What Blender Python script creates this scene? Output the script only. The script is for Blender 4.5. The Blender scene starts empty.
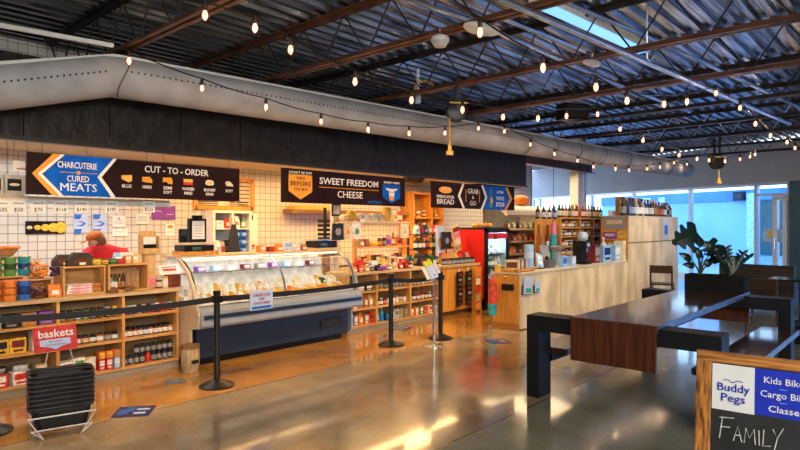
import bpy, bmesh, math, random
from mathutils import Vector, Matrix
random.seed(7)
C = bpy.context.scene.collection
R = math.radians
PI = math.pi

# ------------------------------------------------------------------ camera, world, big lights, exposure
F, EYE = 589.0, 1.65
FW, RT = (.743, .669), (.669, -.743)
cam = bpy.data.objects.new('camera', bpy.data.cameras.new('camera'))
C.objects.link(cam)
cam.location = (0, 0, EYE)
cam.rotation_euler = (R(90), 0, -math.atan2(FW[0], FW[1]))
cam.data.sensor_width = 36
cam.data.lens = 36 * F / 800
cam.data.clip_start = .05
cam.data.clip_end = 200
bpy.context.scene.camera = cam
vs = bpy.context.scene.view_settings
vs.view_transform = 'Standard'
vs.look = 'None'
vs.exposure = 0.56
vs.gamma = 1
vs.use_curve_mapping = False

w = bpy.data.worlds.new('sky')
bpy.context.scene.world = w
w.use_nodes = True
wn, wl = w.node_tree.nodes, w.node_tree.links
bg = wn['Background']
tc = wn.new('ShaderNodeTexCoord')
sep = wn.new('ShaderNodeSeparateXYZ')
rmp = wn.new('ShaderNodeValToRGB')
wl.new(tc.outputs['Generated'], sep.inputs[0])
wl.new(sep.outputs['Z'], rmp.inputs[0])
wl.new(rmp.outputs[0], bg.inputs[0])
rmp.color_ramp.elements[0].position = 0.0
rmp.color_ramp.elements[0].color = (.78, .88, 1, 1)
rmp.color_ramp.elements[1].position = .6
rmp.color_ramp.elements[1].color = (.30, .55, 1, 1)
bg.inputs[1].default_value = 3.0


def area(name, loc, rot, sx, sy, power, col):
    l = bpy.data.lights.new(name, 'AREA')
    l.shape = 'RECTANGLE'
    l.size, l.size_y, l.energy, l.color = sx, sy, power, col
    o = bpy.data.objects.new(name, l)
    o.location, o.rotation_euler = loc, rot
    C.objects.link(o)
    return o


# added fill light behind the viewer, standing for daylight from the shop front
area('front_fill', (-1.0, -4.5, 3.7), (R(58), 0, R(-25)), 7, 2.6, 720, (1, .96, .90))
# light fittings above the shop
area('shop_light_white', (2.3, 7.6, 2.5), (0, 0, 0), 2.6, .9, 30, (1, .97, .93))
area('shop_light_warm', (5.4, 7.6, 2.5), (0, 0, 0), 2.6, .9, 52, (1, .52, .16))
area('shop_light_warm_far', (8.6, 7.4, 2.5), (0, 0, 0), 3.2, .6, 75, (1, .60, .24))
area('shop_light_end', (12.8, 7.5, 2.9), (R(-12), 0, 0), 3.0, 1.6, 65, (1, .70, .38))


def spot(loc, to, power, col, deg, blend=.6, r=.22):
    l = bpy.data.lights.new('fill_spot', 'SPOT')
    l.energy, l.color, l.spot_size, l.spot_blend, l.shadow_soft_size = power, col, R(deg), blend, r
    o = bpy.data.objects.new('fill_spot', l)
    o.location = loc
    o.rotation_euler = (Vector(to) - Vector(loc)).to_track_quat('-Z', 'Y').to_euler()
    C.objects.link(o)


# warm spots without fittings, added to wash the counter fronts and floor
for x_ in (1.2, 2.6, 4.0, 5.4, 6.9, 8.4):
    spot((x_, 4.2, 3.4), (x_ + .2, 6.3, .55), 115, (1, .64, .30), 78)
for x_ in (9.0, 10.8, 12.6, 14.4):  # added spots to brighten the plywood counter and cabinet
    spot((x_, 2.6, 3.4), (x_, 4.8, .7), 150, (1, .82, .60), 80)


# ------------------------------------------------------------------ picture geometry -> place
def ray(px):
    r = (px - 400) / F
    return (FW[0] + RT[0] * r, FW[1] + RT[1] * r)


def on_y(px, py, y):
    d = ray(px)
    t = y / d[1]
    return Vector((d[0] * t, y, EYE + (225 - py) / F * t))


def X(px, y):
    d = ray(px)
    return d[0] * y / d[1]


def on_z(px, py, z):
    d = ray(px)
    t = (z - EYE) * F / (225 - py)
    return Vector((d[0] * t, d[1] * t, z))


def on_x(px, py, x):
    d = ray(px)
    t = x / d[0]
    return Vector((x, d[1] * t, EYE + (225 - py) / F * t))


# ------------------------------------------------------------------ materials
MATS = {}


def pm(name, col, rough=.55, metal=0., var=.18, scale=9., bump=0., emit=0., coat=0., stretch=None, col2=None):
    if name in MATS:
        return MATS[name]
    m = bpy.data.materials.new(name)
    m.use_nodes = True
    n, l = m.node_tree.nodes, m.node_tree.links
    b = n['Principled BSDF']
    t = n.new('ShaderNodeTexCoord')
    mp = n.new('ShaderNodeMapping')
    if stretch:
        mp.inputs['Scale'].default_value = stretch
    nz = n.new('ShaderNodeTexNoise')
    nz.inputs['Scale'].default_value = scale
    nz.inputs['Detail'].default_value = 4
    mx = n.new('ShaderNodeMix')
    mx.data_type = 'RGBA'
    c1 = [max(0, c * (1 - var)) for c in col[:3]] + [1]
    c2 = [min(1, c * (1 + var)) for c in (col2 or col)[:3]] + [1]
    mx.inputs['A'].default_value = c1
    mx.inputs['B'].default_value = c2
    l.new(t.outputs['Object'], mp.inputs[0])
    l.new(mp.outputs[0], nz.inputs['Vector'])
    rp = n.new('ShaderNodeMapRange')
    rp.inputs[1].default_value = .35
    rp.inputs[2].default_value = .65
    l.new(nz.outputs['Fac'], rp.inputs[0])
    l.new(rp.outputs[0], mx.inputs['Factor'])
    l.new(mx.outputs['Result'], b.inputs['Base Color'])
    b.inputs['Roughness'].default_value = rough
    b.inputs['Metallic'].default_value = metal
    if coat:
        b.inputs['Coat Weight'].default_value = coat
        b.inputs['Coat Roughness'].default_value = .08
    if bump:
        bp = n.new('ShaderNodeBump')
        bp.inputs['Strength'].default_value = bump
        bp.inputs['Distance'].default_value = .02
        l.new(nz.outputs['Fac'], bp.inputs['Height'])
        l.new(bp.outputs[0], b.inputs['Normal'])
    if emit:
        l.new(mx.outputs['Result'], b.inputs['Emission Color'])
        b.inputs['Emission Strength'].default_value = emit
    MATS[name] = m
    return m


def dull(m, k=.12):
    m.node_tree.nodes['Principled BSDF'].inputs['Specular IOR Level'].default_value = k
    return m


def glass_mat(name, tint, gloss=.12):
    if name in MATS:
        return MATS[name]
    m = bpy.data.materials.new(name)
    m.use_nodes = True
    n, l = m.node_tree.nodes, m.node_tree.links
    n.remove(n['Principled BSDF'])
    out = n['Material Output']
    tr = n.new('ShaderNodeBsdfTransparent')
    tr.inputs[0].default_value = (*tint, 1)
    gl = n.new('ShaderNodeBsdfGlossy')
    gl.inputs['Roughness'].default_value = .02
    lw = n.new('ShaderNodeLayerWeight')
    lw.inputs[0].default_value = gloss
    mx = n.new('ShaderNodeMixShader')
    l.new(lw.outputs['Fresnel'], mx.inputs[0])
    l.new(tr.outputs[0], mx.inputs[1])
    l.new(gl.outputs[0], mx.inputs[2])
    l.new(mx.outputs[0], out.inputs[0])
    MATS[name] = m
    return m


def tile_mat(name, col, mortar, size):
    m = bpy.data.materials.new(name)
    m.use_nodes = True
    n, l = m.node_tree.nodes, m.node_tree.links
    b = n['Principled BSDF']
    t = n.new('ShaderNodeTexCoord')
    mp = n.new('ShaderNodeMapping')
    mp.inputs['Rotation'].default_value = (R(90), 0, 0)
    br = n.new('ShaderNodeTexBrick')
    br.offset = 0
    br.inputs['Color1'].default_value = (*col, 1)
    br.inputs['Color2'].default_value = (*[c * .93 for c in col], 1)
    br.inputs['Mortar'].default_value = (*mortar, 1)
    br.inputs['Scale'].default_value = 1
    br.inputs['Mortar Size'].default_value = size * .05
    br.inputs['Brick Width'].default_value = size
    br.inputs['Row Height'].default_value = size
    l.new(t.outputs['Object'], mp.inputs[0])
    l.new(mp.outputs[0], br.inputs['Vector'])
    l.new(br.outputs['Color'], b.inputs['Base Color'])
    b.inputs['Roughness'].default_value = .25
    MATS[name] = m
    return m


def floor_mat():
    m = bpy.data.materials.new('polished_concrete')
    m.use_nodes = True
    n, l = m.node_tree.nodes, m.node_tree.links
    b = n['Principled BSDF']
    t = n.new('ShaderNodeTexCoord')
    nz = n.new('ShaderNodeTexNoise')
    nz.inputs['Scale'].default_value = .9
    nz.inputs['Detail'].default_value = 9
    nz.inputs['Roughness'].default_value = .62
    l.new(t.outputs['Object'], nz.inputs['Vector'])
    cr = n.new('ShaderNodeValToRGB')
    cr.color_ramp.elements[0].position = .33
    cr.color_ramp.elements[0].color = (.21, .185, .145, 1)
    cr.color_ramp.elements[1].position = .68
    cr.color_ramp.elements[1].color = (.47, .42, .34, 1)
    l.new(nz.outputs['Fac'], cr.inputs[0])
    n2 = n.new('ShaderNodeTexNoise')
    n2.inputs['Scale'].default_value = 42
    n2.inputs['Detail'].default_value = 5
    l.new(t.outputs['Object'], n2.inputs['Vector'])
    # saw-cut joints
    sp = n.new('ShaderNodeSeparateXYZ')
    l.new(t.outputs['Object'], sp.inputs[0])

    def joint(sock, off, period):
        a = n.new('ShaderNodeMath'); a.operation = 'ADD'; a.inputs[1].default_value = off
        l.new(sock, a.inputs[0])
        p = n.new('ShaderNodeMath'); p.operation = 'PINGPONG'; p.inputs[1].default_value = period / 2
        l.new(a.outputs[0], p.inputs[0])
        c = n.new('ShaderNodeMath'); c.operation = 'LESS_THAN'; c.inputs[1].default_value = .007
        l.new(p.outputs[0], c.inputs[0])
        return c.outputs[0]
    j1 = joint(sp.outputs['Y'], 2.2, 2.45)
    mx = n.new('ShaderNodeMix'); mx.data_type = 'RGBA'
    mx.inputs['B'].default_value = (.05, .045, .04, 1)
    l.new(j1, mx.inputs['Factor'])
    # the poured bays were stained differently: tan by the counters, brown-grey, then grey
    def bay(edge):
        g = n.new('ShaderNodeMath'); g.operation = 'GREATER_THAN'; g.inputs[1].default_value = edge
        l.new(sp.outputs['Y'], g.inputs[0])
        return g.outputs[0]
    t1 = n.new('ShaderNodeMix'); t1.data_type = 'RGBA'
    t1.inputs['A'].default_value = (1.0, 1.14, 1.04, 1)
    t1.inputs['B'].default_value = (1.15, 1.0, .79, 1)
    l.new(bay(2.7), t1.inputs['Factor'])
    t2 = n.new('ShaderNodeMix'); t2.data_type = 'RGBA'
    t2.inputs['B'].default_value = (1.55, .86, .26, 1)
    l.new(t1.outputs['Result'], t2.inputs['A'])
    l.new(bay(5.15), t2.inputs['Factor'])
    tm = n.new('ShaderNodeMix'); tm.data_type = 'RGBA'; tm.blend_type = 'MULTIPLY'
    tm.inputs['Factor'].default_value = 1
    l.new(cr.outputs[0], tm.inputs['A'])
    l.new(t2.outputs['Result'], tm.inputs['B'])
    m2 = n.new('ShaderNodeMix'); m2.data_type = 'RGBA'; m2.blend_type = 'OVERLAY'
    m2.inputs['Factor'].default_value = .35
    l.new(tm.outputs['Result'], m2.inputs['A'])
    l.new(n2.outputs['Fac'], m2.inputs['B'])
    l.new(m2.outputs['Result'], mx.inputs['A'])
    l.new(mx.outputs['Result'], b.inputs['Base Color'])
    mr = n.new('ShaderNodeMapRange')
    mr.inputs[3].default_value = .10
    mr.inputs[4].default_value = .26
    l.new(nz.outputs['Fac'], mr.inputs[0])
    l.new(mr.outputs[0], b.inputs['Roughness'])
    b.inputs['Coat Weight'].default_value = .6
    b.inputs['Coat Roughness'].default_value = .06
    bp = n.new('ShaderNodeBump')
    bp.inputs['Strength'].default_value = .06
    bp.inputs['Distance'].default_value = .01
    l.new(nz.outputs['Fac'], bp.inputs['Height'])
    l.new(bp.outputs[0], b.inputs['Normal'])
    return m


def wood(name, a, b_, axis='x', rough=.45, scale=5, coat=0.):
    st = {'x': (.5, 7, 7), 'y': (7, .5, 7), 'z': (7, 7, .5)}[axis]
    return pm(name, a, rough, 0, .05, scale, .05, 0, coat, st, b_)


PINE = wood('pine', (.56, .28, .085), (.74, .42, .15))
PINEZ = wood('pine_upright', (.56, .28, .085), (.74, .42, .15), 'z')
ORANGEW = wood('orange_wood', (.58, .22, .028), (.76, .34, .055), 'z')  # shared orange wood; on the service counter end it includes painted warm light
PLY = dull(pm('birch_plywood', (.66, .50, .30), .5, 0, .10, 2.0, .02, 0, 0, (1.6, 1.6, .7), (.80, .65, .43)), .15)
WALNUT = wood('dark_table_wood', (.060, .022, .012), (.115, .042, .02), 'x', .22, 4, .5)
WALNUTZ = wood('red_brown_end_wood', (.060, .014, .006), (.13, .034, .012), 'z', .35, 4, .15)
OAKF = wood('oak_frame', (.13, .038, .008), (.60, .24, .05), 'z', .4, 11, 0)
OAKX = wood('oak_frame_rail', (.13, .038, .008), (.60, .24, .05), 'x', .4, 11, 0)
DKCHAIR = wood('dark_chair_wood', (.045, .022, .014), (.075, .036, .022), 'z', .35)
BLACKW = dull(pm('black_stained_plank', (.005, .005, .006), .5, 0, .5, 4, 1.0, 0, 0, (2.2, 3, 1.4), (.012, .0115, .012)), .3)
BLACK = pm('black_metal', (.012, .012, .014), .38, .2)
BLACKP = dull(pm('black_plastic', (.010, .010, .011), .3), .3)
FRAMEB = dull(pm('blackened_steel', (.010, .011, .014), .5, 0, .3, 4), .3)
STEEL = pm('steel', (.62, .63, .65), .25, 1., .08)
CHROME = pm('chrome_wire', (.75, .76, .78), .18, 1., .05)
GALV = pm('galvanised_pipe', (.55, .60, .68), .32, .9, .15, 5)
ALU = pm('window_aluminium', (.50, .55, .62), .4, .4, .06)
WHITE = pm('white_paint', (.78, .78, .76), .5, 0, .05)
PAPER = pm('white_paper', (.82, .82, .80), .7, 0, .03)
PAPERB = pm('pale_blue_paper', (.52, .64, .88), .6, 0, .05)
GREYW = pm('grey_bulkhead_paint', (.36, .36, .37), .7, 0, .06, 2)
FABRIC = pm('duct_fabric', (.38, .39, .41), .85, 0, .14, 3, .35)
DECK = pm('steel_deck', (.055, .062, .078), .26, .8, .5, 3.0, 0, 0, 0, (.35, 9, 1), (.30, .34, .40))  # pale streaks in the colour stand in for highlights along the ribs
JRED = pm('red_oxide_steel', (.15, .062, .035), .45, .3, .4, 4)
JDARK = pm('dark_primer_steel', (.03, .025, .025), .5, .3, .3, 4)
GLASS = glass_mat('window_glass', (.80, .92, 1.0), .10)
CLEAR = glass_mat('display_glass', (.96, .98, .98), .10)
LAMPW = pm('fluorescent_white', (1, .93, .80), .5, 0, .01, 1, 0, 4)
LAMPO = pm('fluorescent_warm', (1, .72, .36), .5, 0, .01, 1, 0, 4)
NAVY = pm('navy_panel', (.016, .038, .080), .35, 0, .15, 3)

COL = {
    'red': (.62, .03, .02), 'orange': (.80, .23, .03), 'yellow': (.82, .52, .05), 'green': (.10, .32, .07), 'teal': (.02, .30, .36),
    'blue': (.03, .16, .62), 'navy': (.02, .05, .20), 'purple': (.24, .06, .42), 'pink': (.80, .22, .32), 'brown': (.16, .06, .025),
    'tan': (.52, .32, .15), 'beige': (.68, .54, .36), 'cream': (.80, .70, .48), 'white': (.80, .79, .76), 'grey': (.30, .30, .31),
    'silver': (.55, .57, .60), 'black': (.013, .013, .015), 'amber': (.42, .14, .02), 'olive': (.22, .22, .06), 'maroon': (.20, .02, .02),
    'skyblue': (.30, .52, .85), 'gold': (.72, .42, .05), 'darkgreen': (.02, .09, .03), 'kraft': (.42, .24, .10),
}
WORD = {'skyblue': 'pale blue', 'darkgreen': 'dark green', 'kraft': 'kraft'}


def cm(c, rough=.45):
    return pm('goods_' + c, COL[c], rough, 0, .22, 30)


def wd(c):
    return WORD.get(c, c)


# ------------------------------------------------------------------ mesh builder
class MB:
    def __init__(s):
        s.bm = bmesh.new()

    def bx(s, x0, x1, y0, y1, z0, z1, M=None):
        v = bmesh.ops.create_cube(s.bm, size=1)['verts']
        for k in v:
            k.co = Vector(((x0 + x1) / 2 + k.co.x * (x1 - x0), (y0 + y1) / 2 + k.co.y * (y1 - y0), (z0 + z1) / 2 + k.co.z * (z1 - z0)))
            if M:
                k.co = M @ k.co
        return s

    def cyl(s, p0, p1, r0, r1=None, seg=12):
        p0, p1 = Vector(p0), Vector(p1)
        r1 = r0 if r1 is None else r1
        d = p1 - p0
        q = d.to_track_quat('Z', 'Y').to_matrix().to_4x4()
        bmesh.ops.create_cone(s.bm, cap_ends=True, segments=seg, radius1=r0, radius2=r1, depth=d.length, matrix=Matrix.Translation((p0 + p1) / 2) @ q)
        return s

    def tube(s, pts, r, seg=8, closed=False):
        pts = [Vector(p) for p in pts]
        n = len(pts)
        rings = []
        for i, p in enumerate(pts):
            a = pts[(i - 1) % n] if (closed or i > 0) else p
            b = pts[(i + 1) % n] if (closed or i < n - 1) else p
            d = (b - a)
            if d.length < 1e-9:
                d = Vector((0, 0, 1))
            q = d.to_track_quat('Z', 'Y')
            rr = r[i] if isinstance(r, (list, tuple)) else r
            rings.append([s.bm.verts.new(p + q @ Vector((math.cos(2 * PI * k / seg) * rr, math.sin(2 * PI * k / seg) * rr, 0))) for k in range(seg)])
        m = n if closed else n - 1
        for i in range(m):
            A, B = rings[i], rings[(i + 1) % n]
            best = min(range(seg), key=lambda o: sum((A[k].co - B[(k + o) % seg].co).length_squared for k in range(0, seg, 2)))
            for k in range(seg):
                s.bm.faces.new((A[k], A[(k + 1) % seg], B[(k + 1 + best) % seg], B[(k + best) % seg]))
        if not closed:
            s.bm.faces.new(rings[0][::-1])
            s.bm.faces.new(rings[-1])
        return s

    def lathe(s, prof, loc=(0, 0, 0), seg=16, M=None):
        loc = Vector(loc)
        rings = []
        for r, z in prof:
            ring = []
            for k in range(seg):
                c = Vector((max(r, .0004) * math.cos(2 * PI * k / seg), max(r, .0004) * math.sin(2 * PI * k / seg), z))
                if M:
                    c = M @ c
                ring.append(s.bm.verts.new(c + loc))
            rings.append(ring)
        for A, B in zip(rings, rings[1:]):
            for k in range(seg):
                s.bm.faces.new((A[k], A[(k + 1) % seg], B[(k + 1) % seg], B[k]))
        s.bm.faces.new(rings[0][::-1])
        s.bm.faces.new(rings[-1])
        return s

    def sph(s, loc, r, sc=(1, 1, 1), seg=14, M=None):
        m = (M or Matrix()) @ Matrix.Translation(loc) @ Matrix.Diagonal((*sc, 1))
        bmesh.ops.create_uvsphere(s.bm, u_segments=seg, v_segments=max(6, seg // 2 + 2), radius=r, matrix=m)
        return s

    def prism(s, pts, y0, y1, M=None):
        """polygon in local x,z extruded from y0 (front) to y1"""
        a = [Vector((p[0], y0, p[1])) for p in pts]
        b = [Vector((p[0], y1, p[1])) for p in pts]
        if M:
            a = [M @ p for p in a]
            b = [M @ p for p in b]
        a = [s.bm.verts.new(p) for p in a]
        b = [s.bm.verts.new(p) for p in b]
        n = len(pts)
        s.bm.faces.new(a)
        s.bm.faces.new(b[::-1])
        for i in range(n):
            s.bm.faces.new((a[i], b[i], b[(i + 1) % n], a[(i + 1) % n]))
        return s

    def mesh(s, name, mat, smooth=False, bevel=0.):
        bmesh.ops.recalc_face_normals(s.bm, faces=s.bm.faces)
        if bevel:
            bmesh.ops.bevel(s.bm, geom=[e for e in s.bm.edges if len(e.link_faces) == 2 and e.calc_face_angle(0) > .6], offset=bevel, segments=2, affect='EDGES', profile=.6)
        me = bpy.data.meshes.new(name)
        s.bm.to_mesh(me)
        s.bm.free()
        me.materials.append(mat)
        if smooth:
            me.polygons.foreach_set('use_smooth', [True] * len(me.polygons))
            try:
                me.set_sharp_from_angle(angle=R(40))
            except Exception:
                pass
        return me

    def build(s, name, mat, parent=None, smooth=False, bevel=0., loc=None, rz=0.):
        return link(name, s.mesh(name, mat, smooth, bevel), parent, loc, rz)


def link(name, me, parent=None, loc=None, rz=0.):
    o = bpy.data.objects.new(name, me)
    C.objects.link(o)
    if parent:
        o.parent = parent
    if loc is not None:
        o.location = loc
    if rz:
        o.rotation_euler = (0, 0, rz)
    return o


LABELS = {}


def tag(o, label, cat, group=None, kind=None):
    o['label'] = label
    o['category'] = cat
    if group:
        o['group'] = group
    if kind:
        o['kind'] = kind
    n = len(label.split())
    if n < 4 or n > 16:
        print('LABELLEN', n, label)
    if label in LABELS:
        print('LABELDUP', label)
    LABELS[label] = 1
    return o


def thing(name, label, cat, loc=(0, 0, 0), rz=0., group=None):
    o = bpy.data.objects.new(name, None)
    o.empty_display_size = .05
    C.objects.link(o)
    o.location = Vector(loc) + Vector((0, 0, .0012 if loc[2] > .3 else 0))
    o.rotation_euler = (0, 0, rz)
    return tag(o, label, cat, group)


def struct(name, mb, mat, parent=None, **k):
    o = mb.build(name, mat, parent, **k)
    if not parent:
        o['kind'] = 'structure'
    return o


def txt(s, mat, parent, loc, height, width=None, M=None, bold=0., extr=.002, align='CENTER', name='lettering'):
    """lettering facing -y, centre of its baseline at loc (local to parent); height = cap height"""
    cu = bpy.data.curves.new('t', 'FONT')
    cu.body = s
    cu.align_x = align
    cu.extrude = extr / max(height, .001) * .7
    cu.offset = bold * .5
    cu.resolution_u = 2
    o = bpy.data.objects.new('t', cu)
    C.objects.link(o)
    dg = bpy.context.evaluated_depsgraph_get()
    dg.update()
    me = bpy.data.meshes.new_from_object(o.evaluated_get(dg))
    bpy.data.objects.remove(o)
    xs = [v.co.x for v in me.vertices]
    wd_ = max(xs) - min(xs)
    sy = height / .70
    sx = (width / wd_) if width else sy
    mat4 = Matrix.Translation(loc) @ (M or Matrix()) @ Matrix.Rotation(R(90), 4, 'X') @ Matrix.Diagonal((sx, sy, height / .70, 1))
    me.transform(mat4)
    me.materials.append(mat)
    return link(name, me, parent)


ORD = ['first', 'second', 'third', 'fourth', 'fifth', 'sixth', 'seventh', 'eighth', 'ninth', 'tenth', 'eleventh', 'twelfth', 'thirteenth', 'fourteenth', 'fifteenth', 'sixteenth',
       'seventeenth', 'eighteenth', 'nineteenth', 'twentieth', 'twenty-first', 'twenty-second', 'twenty-third', 'twenty-fourth', 'twenty-fifth', 'twenty-sixth', 'twenty-seventh', 'twenty-eighth']

# ------------------------------------------------------------------ shop goods: each a mesh with its own parts
GC = {}


def goods_meshes(kind, p):
    key = (kind,) + tuple(p)
    if key in GC:
        return GC[key]
    out = []
    if kind == 'jar':            # r h body lid label
        r, h, cb, cl, cc = p
        out.append(('jar', MB().lathe([(r * .9, 0), (r, h * .04), (r, h * .74), (r * .8, h * .82), (r * .8, h * .84)], seg=14).mesh('jar', cm(cb, .15), True)))
        out.append(('lid', MB().lathe([(r * .86, h * .84), (r * .86, h), (r * .8, h * 1.0)], seg=14).mesh('lid', cm(cl, .3), True)))
        out.append(('paper_label', MB().lathe([(r * 1.02, h * .16), (r * 1.02, h * .62)], seg=14).mesh('label', cm(cc, .7), True)))
    elif kind == 'bottle':       # r h body cap label
        r, h, cb, cl, cc = p
        out.append(('bottle', MB().lathe([(r * .92, 0), (r, h * .02), (r, h * .58), (r * .75, h * .68), (r * .36, h * .77), (r * .34, h * .93)], seg=12).mesh('bottle', cm(cb, .12), True)))
        out.append(('cap', MB().lathe([(r * .40, h * .86), (r * .40, h), (r * .3, h)], seg=10).mesh('cap', cm(cl, .3), True)))
        out.append(('paper_label', MB().lathe([(r * 1.02, h * .14), (r * 1.02, h * .50)], seg=12).mesh('label', cm(cc, .7), True)))
    elif kind == 'box':          # w d h body panel
        w_, d, h, cb, cp = p
        out.append(('box', MB().bx(-w_ / 2, w_ / 2, -d / 2, d / 2, 0, h).mesh('box', cm(cb), False, min(.004, h * .04))))
        m = MB().bx(-w_ * .38, w_ * .38, -d / 2 - .002, -d / 2 + .001, h * .42, h * .86)
        m.bx(-w_ * .30, w_ * .30, -d / 2 - .002, -d / 2 + .001, h * .14, h * .28)
        out.append(('printed_panel', m.mesh('panel', cm(cp, .6))))
    elif kind == 'bag':          # w d h body label
        w_, d, h, cb, cp = p
        m = MB()
        q = []
        for z, f, g in ((0, .96, 1), (.1, 1, 1.05), (.5, 1, .9), (.78, .97, .45), (.86, .95, .10), (1, .97, .08)):
            q.append([m.bm.verts.new((sx * w_ / 2 * f, sy * d / 2 * g, z * h)) for sx, sy in ((-1, -1), (0, -1.12), (1, -1), (1, 1), (0, 1.12), (-1, 1))])
        for A, B in zip(q, q[1:]):
            for k in range(6):
                m.bm.faces.new((A[k], A[(k + 1) % 6], B[(k + 1) % 6], B[k]))
        m.bm.faces.new(q[0][::-1])
        m.bm.faces.new(q[-1])
        out.append(('bag', m.mesh('bag', cm(cb, .4), True)))
        out.append(('paper_label', MB().bx(-w_ * .3, w_ * .3, -d * .62, -d * .3, h * .22, h * .56).mesh('label', cm(cp, .6))))
    elif kind == 'tub':          # r h body lid
        r, h, cb, cl = p
        out.append(('tub', MB().lathe([(r * .76, 0), (r * .94, h * .82), (r * .94, h * .84)], seg=16).mesh('tub', cm(cb, .3), True)))
        out.append(('lid', MB().lathe([(r, h * .84), (r, h * .97), (r * .88, h)], seg=16).mesh('lid', cm(cl, .35), True)))
    elif kind == 'wedge':        # w d h body label
        w_, d, h, cb, cp = p
        out.append(('cheese_wedge', MB().prism([(-w_ / 2, 0), (w_ / 2, 0), (w_ / 2, h * .55), (-w_ / 2, h)], -d / 2, d / 2).mesh('wedge', cm(cb, .4), False, .004)))
        out.append(('price_label', MB().bx(-w_ * .30, w_ * .28, -d / 2 - .003, -d / 2 + .001, h * .12, h * .52).mesh('label', cm(cp, .6))))
    elif kind == 'wheel':        # r h rind face
        r, h, cb, cp = p
        out.append(('round_cheese', MB().lathe([(r * .94, 0), (r, h * .15), (r, h * .85), (r * .94, h)], seg=22).mesh('wheel', cm(cb, .5), True)))
        out.append(('top_label', MB().lathe([(r * .6, h - .001), (r * .6, h + .003)], seg=18).mesh('toplabel', cm(cp, .6))))
    elif kind == 'loaf':         # w d h crust
        w_, d, h, cb = p
        m = MB().sph((0, 0, h * .5), .5, (w_, d, h), 14)
        out.append(('loaf', m.mesh('loaf', cm(cb, .7), True)))
    elif kind == 'card':         # w d h body print   thin leaning card/book
        w_, d, h, cb, cp = p
        out.append(('booklet', MB().bx(-w_ / 2, w_ / 2, -d / 2, d / 2, 0, h).mesh('card', cm(cb, .5))))
        out.append(('cover_print', MB().bx(-w_ * .4, w_ * .4, -d / 2 - .0015, -d / 2 + .0005, h * .3, h * .85).mesh('print', cm(cp, .5))))
    GC[key] = out
    return out


def good(kind, p, loc, label, cat, group=None, rz=0., name=None, simple=False):
    ms = goods_meshes(kind, p)
    root = None
    for nm, me in ms:
        o = bpy.data.objects.new((name or nm) if root is None else nm, me)
        C.objects.link(o)
        if root is None:
            root = o
            o.location = Vector(loc) + Vector((0, 0, .0012))
            o.scale = (.985, .985, .985)
            o.rotation_euler = (0, 0, rz)
            tag(o, label, cat, group)
            if simple:
                break
        else:
            o.parent = root
    return root


NOUN = {'jar': 'jar', 'bottle': 'bottle', 'box': 'box', 'bag': 'bag', 'tub': 'tub', 'wedge': 'wedge of cheese', 'wheel': 'cheese wheel', 'loaf': 'loaf', 'card': 'booklet'}


def describe(kind, p):
    if kind == 'jar':
        return f"{wd(p[3])}-lidded {wd(p[2])} jar" if p[2] != p[3] else f"{wd(p[2])} jar"
    if kind == 'bottle':
        return f"{wd(p[4])}-labelled {wd(p[2])} bottle"
    if kind == 'box':
        return f"{wd(p[3])} and {wd(p[4])} box"
    if kind == 'bag':
        return f"{wd(p[3])} and {wd(p[4])} bag"
    if kind == 'tub':
        return f"{wd(p[2])} tub with {wd(p[3])} lid"
    if kind == 'wedge':
        return f"{wd(p[3])} cheese wedge"
    if kind == 'wheel':
        return f"{wd(p[2])} cheese wheel"
    if kind == 'loaf':
        return f"{wd(p[3])} loaf"
    return f"{wd(p[3])} booklet"


def row(specs, x0, x1, y, z, place, group, jit=.0, rzj=.08, y1=None):
    """one item per spec, spread from x0 to x1 (centres)"""
    n = len(specs)
    objs = []
    for i, (kind, p) in enumerate(specs):
        f = i / max(1, n - 1)
        x = x0 + (x1 - x0) * f
        yy = y + ((y1 - y) * f if y1 is not None else 0) + random.uniform(-jit, jit)
        lab = f"{describe(kind, p)}, {ORD[i]} from left {place}"
        objs.append(good(kind, p, (x, yy, z), lab, NOUN[kind].split()[0] if kind not in ('wedge', 'wheel') else 'cheese', group, random.uniform(-rzj, rzj)))
    return objs


# ------------------------------------------------------------------ setting: floor, ceiling, walls
B0 = Vector((18.85, 2.6, 0))                       # the window wall runs off at an angle
DA = Vector((.370, .929, 0)).normalized()
WRZ = math.atan2(DA.y, DA.x)


def u_px(px):
    d = ray(px)
    det = d[0] * (-DA.y) - (-DA.x) * d[1]
    t = (B0.x * (-DA.y) + DA.x * B0.y) / det
    return (Vector((d[0] * t, d[1] * t, 0)) - B0).dot(DA), t


def wl_pt(u):
    return B0 + DA * u


fl = MB()
p0, p1 = wl_pt(-9), wl_pt(11)
vv = [fl.bm.verts.new(c) for c in ((-4, -7, 0), (p0.x, -7, 0), (p0.x, p0.y, 0), (p1.x, p1.y, 0), (-4, p1.y, 0))]
fl.bm.faces.new(vv)
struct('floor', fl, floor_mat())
gr = MB().bx(-30, 60, -40, 50, -.12, -.02)
struct('ground', gr, pm('outdoor_paving', (.40, .45, .50), .8, 0, .1, 2))

# corrugated steel deck
dk = MB()
per = .19
y = -6.5
prof = []
while y < 12.6:
    prof += [(y, 4.0), (y + .06, 4.0), (y + .085, 4.045), (y + .16, 4.045), (y + .185, 4.0)]
    y += per
xa = -4
A = [dk.bm.verts.new((xa, p[0], p[1])) for p in prof]
Bv = []
for p in prof:
    u = (p[0] - B0.y) / DA.y
    Bv.append(dk.bm.verts.new((wl_pt(u).x - .02, p[0], p[1])))
for i in range(len(prof) - 1):
    dk.bm.faces.new((A[i], A[i + 1], Bv[i + 1], Bv[i]))
struct('ceiling', dk, DECK)
rf = MB().bx(-4, 18.2, -6.5, 12.6, 4.08, 4.14)
struct('ceiling_slab', rf, JDARK)

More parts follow.
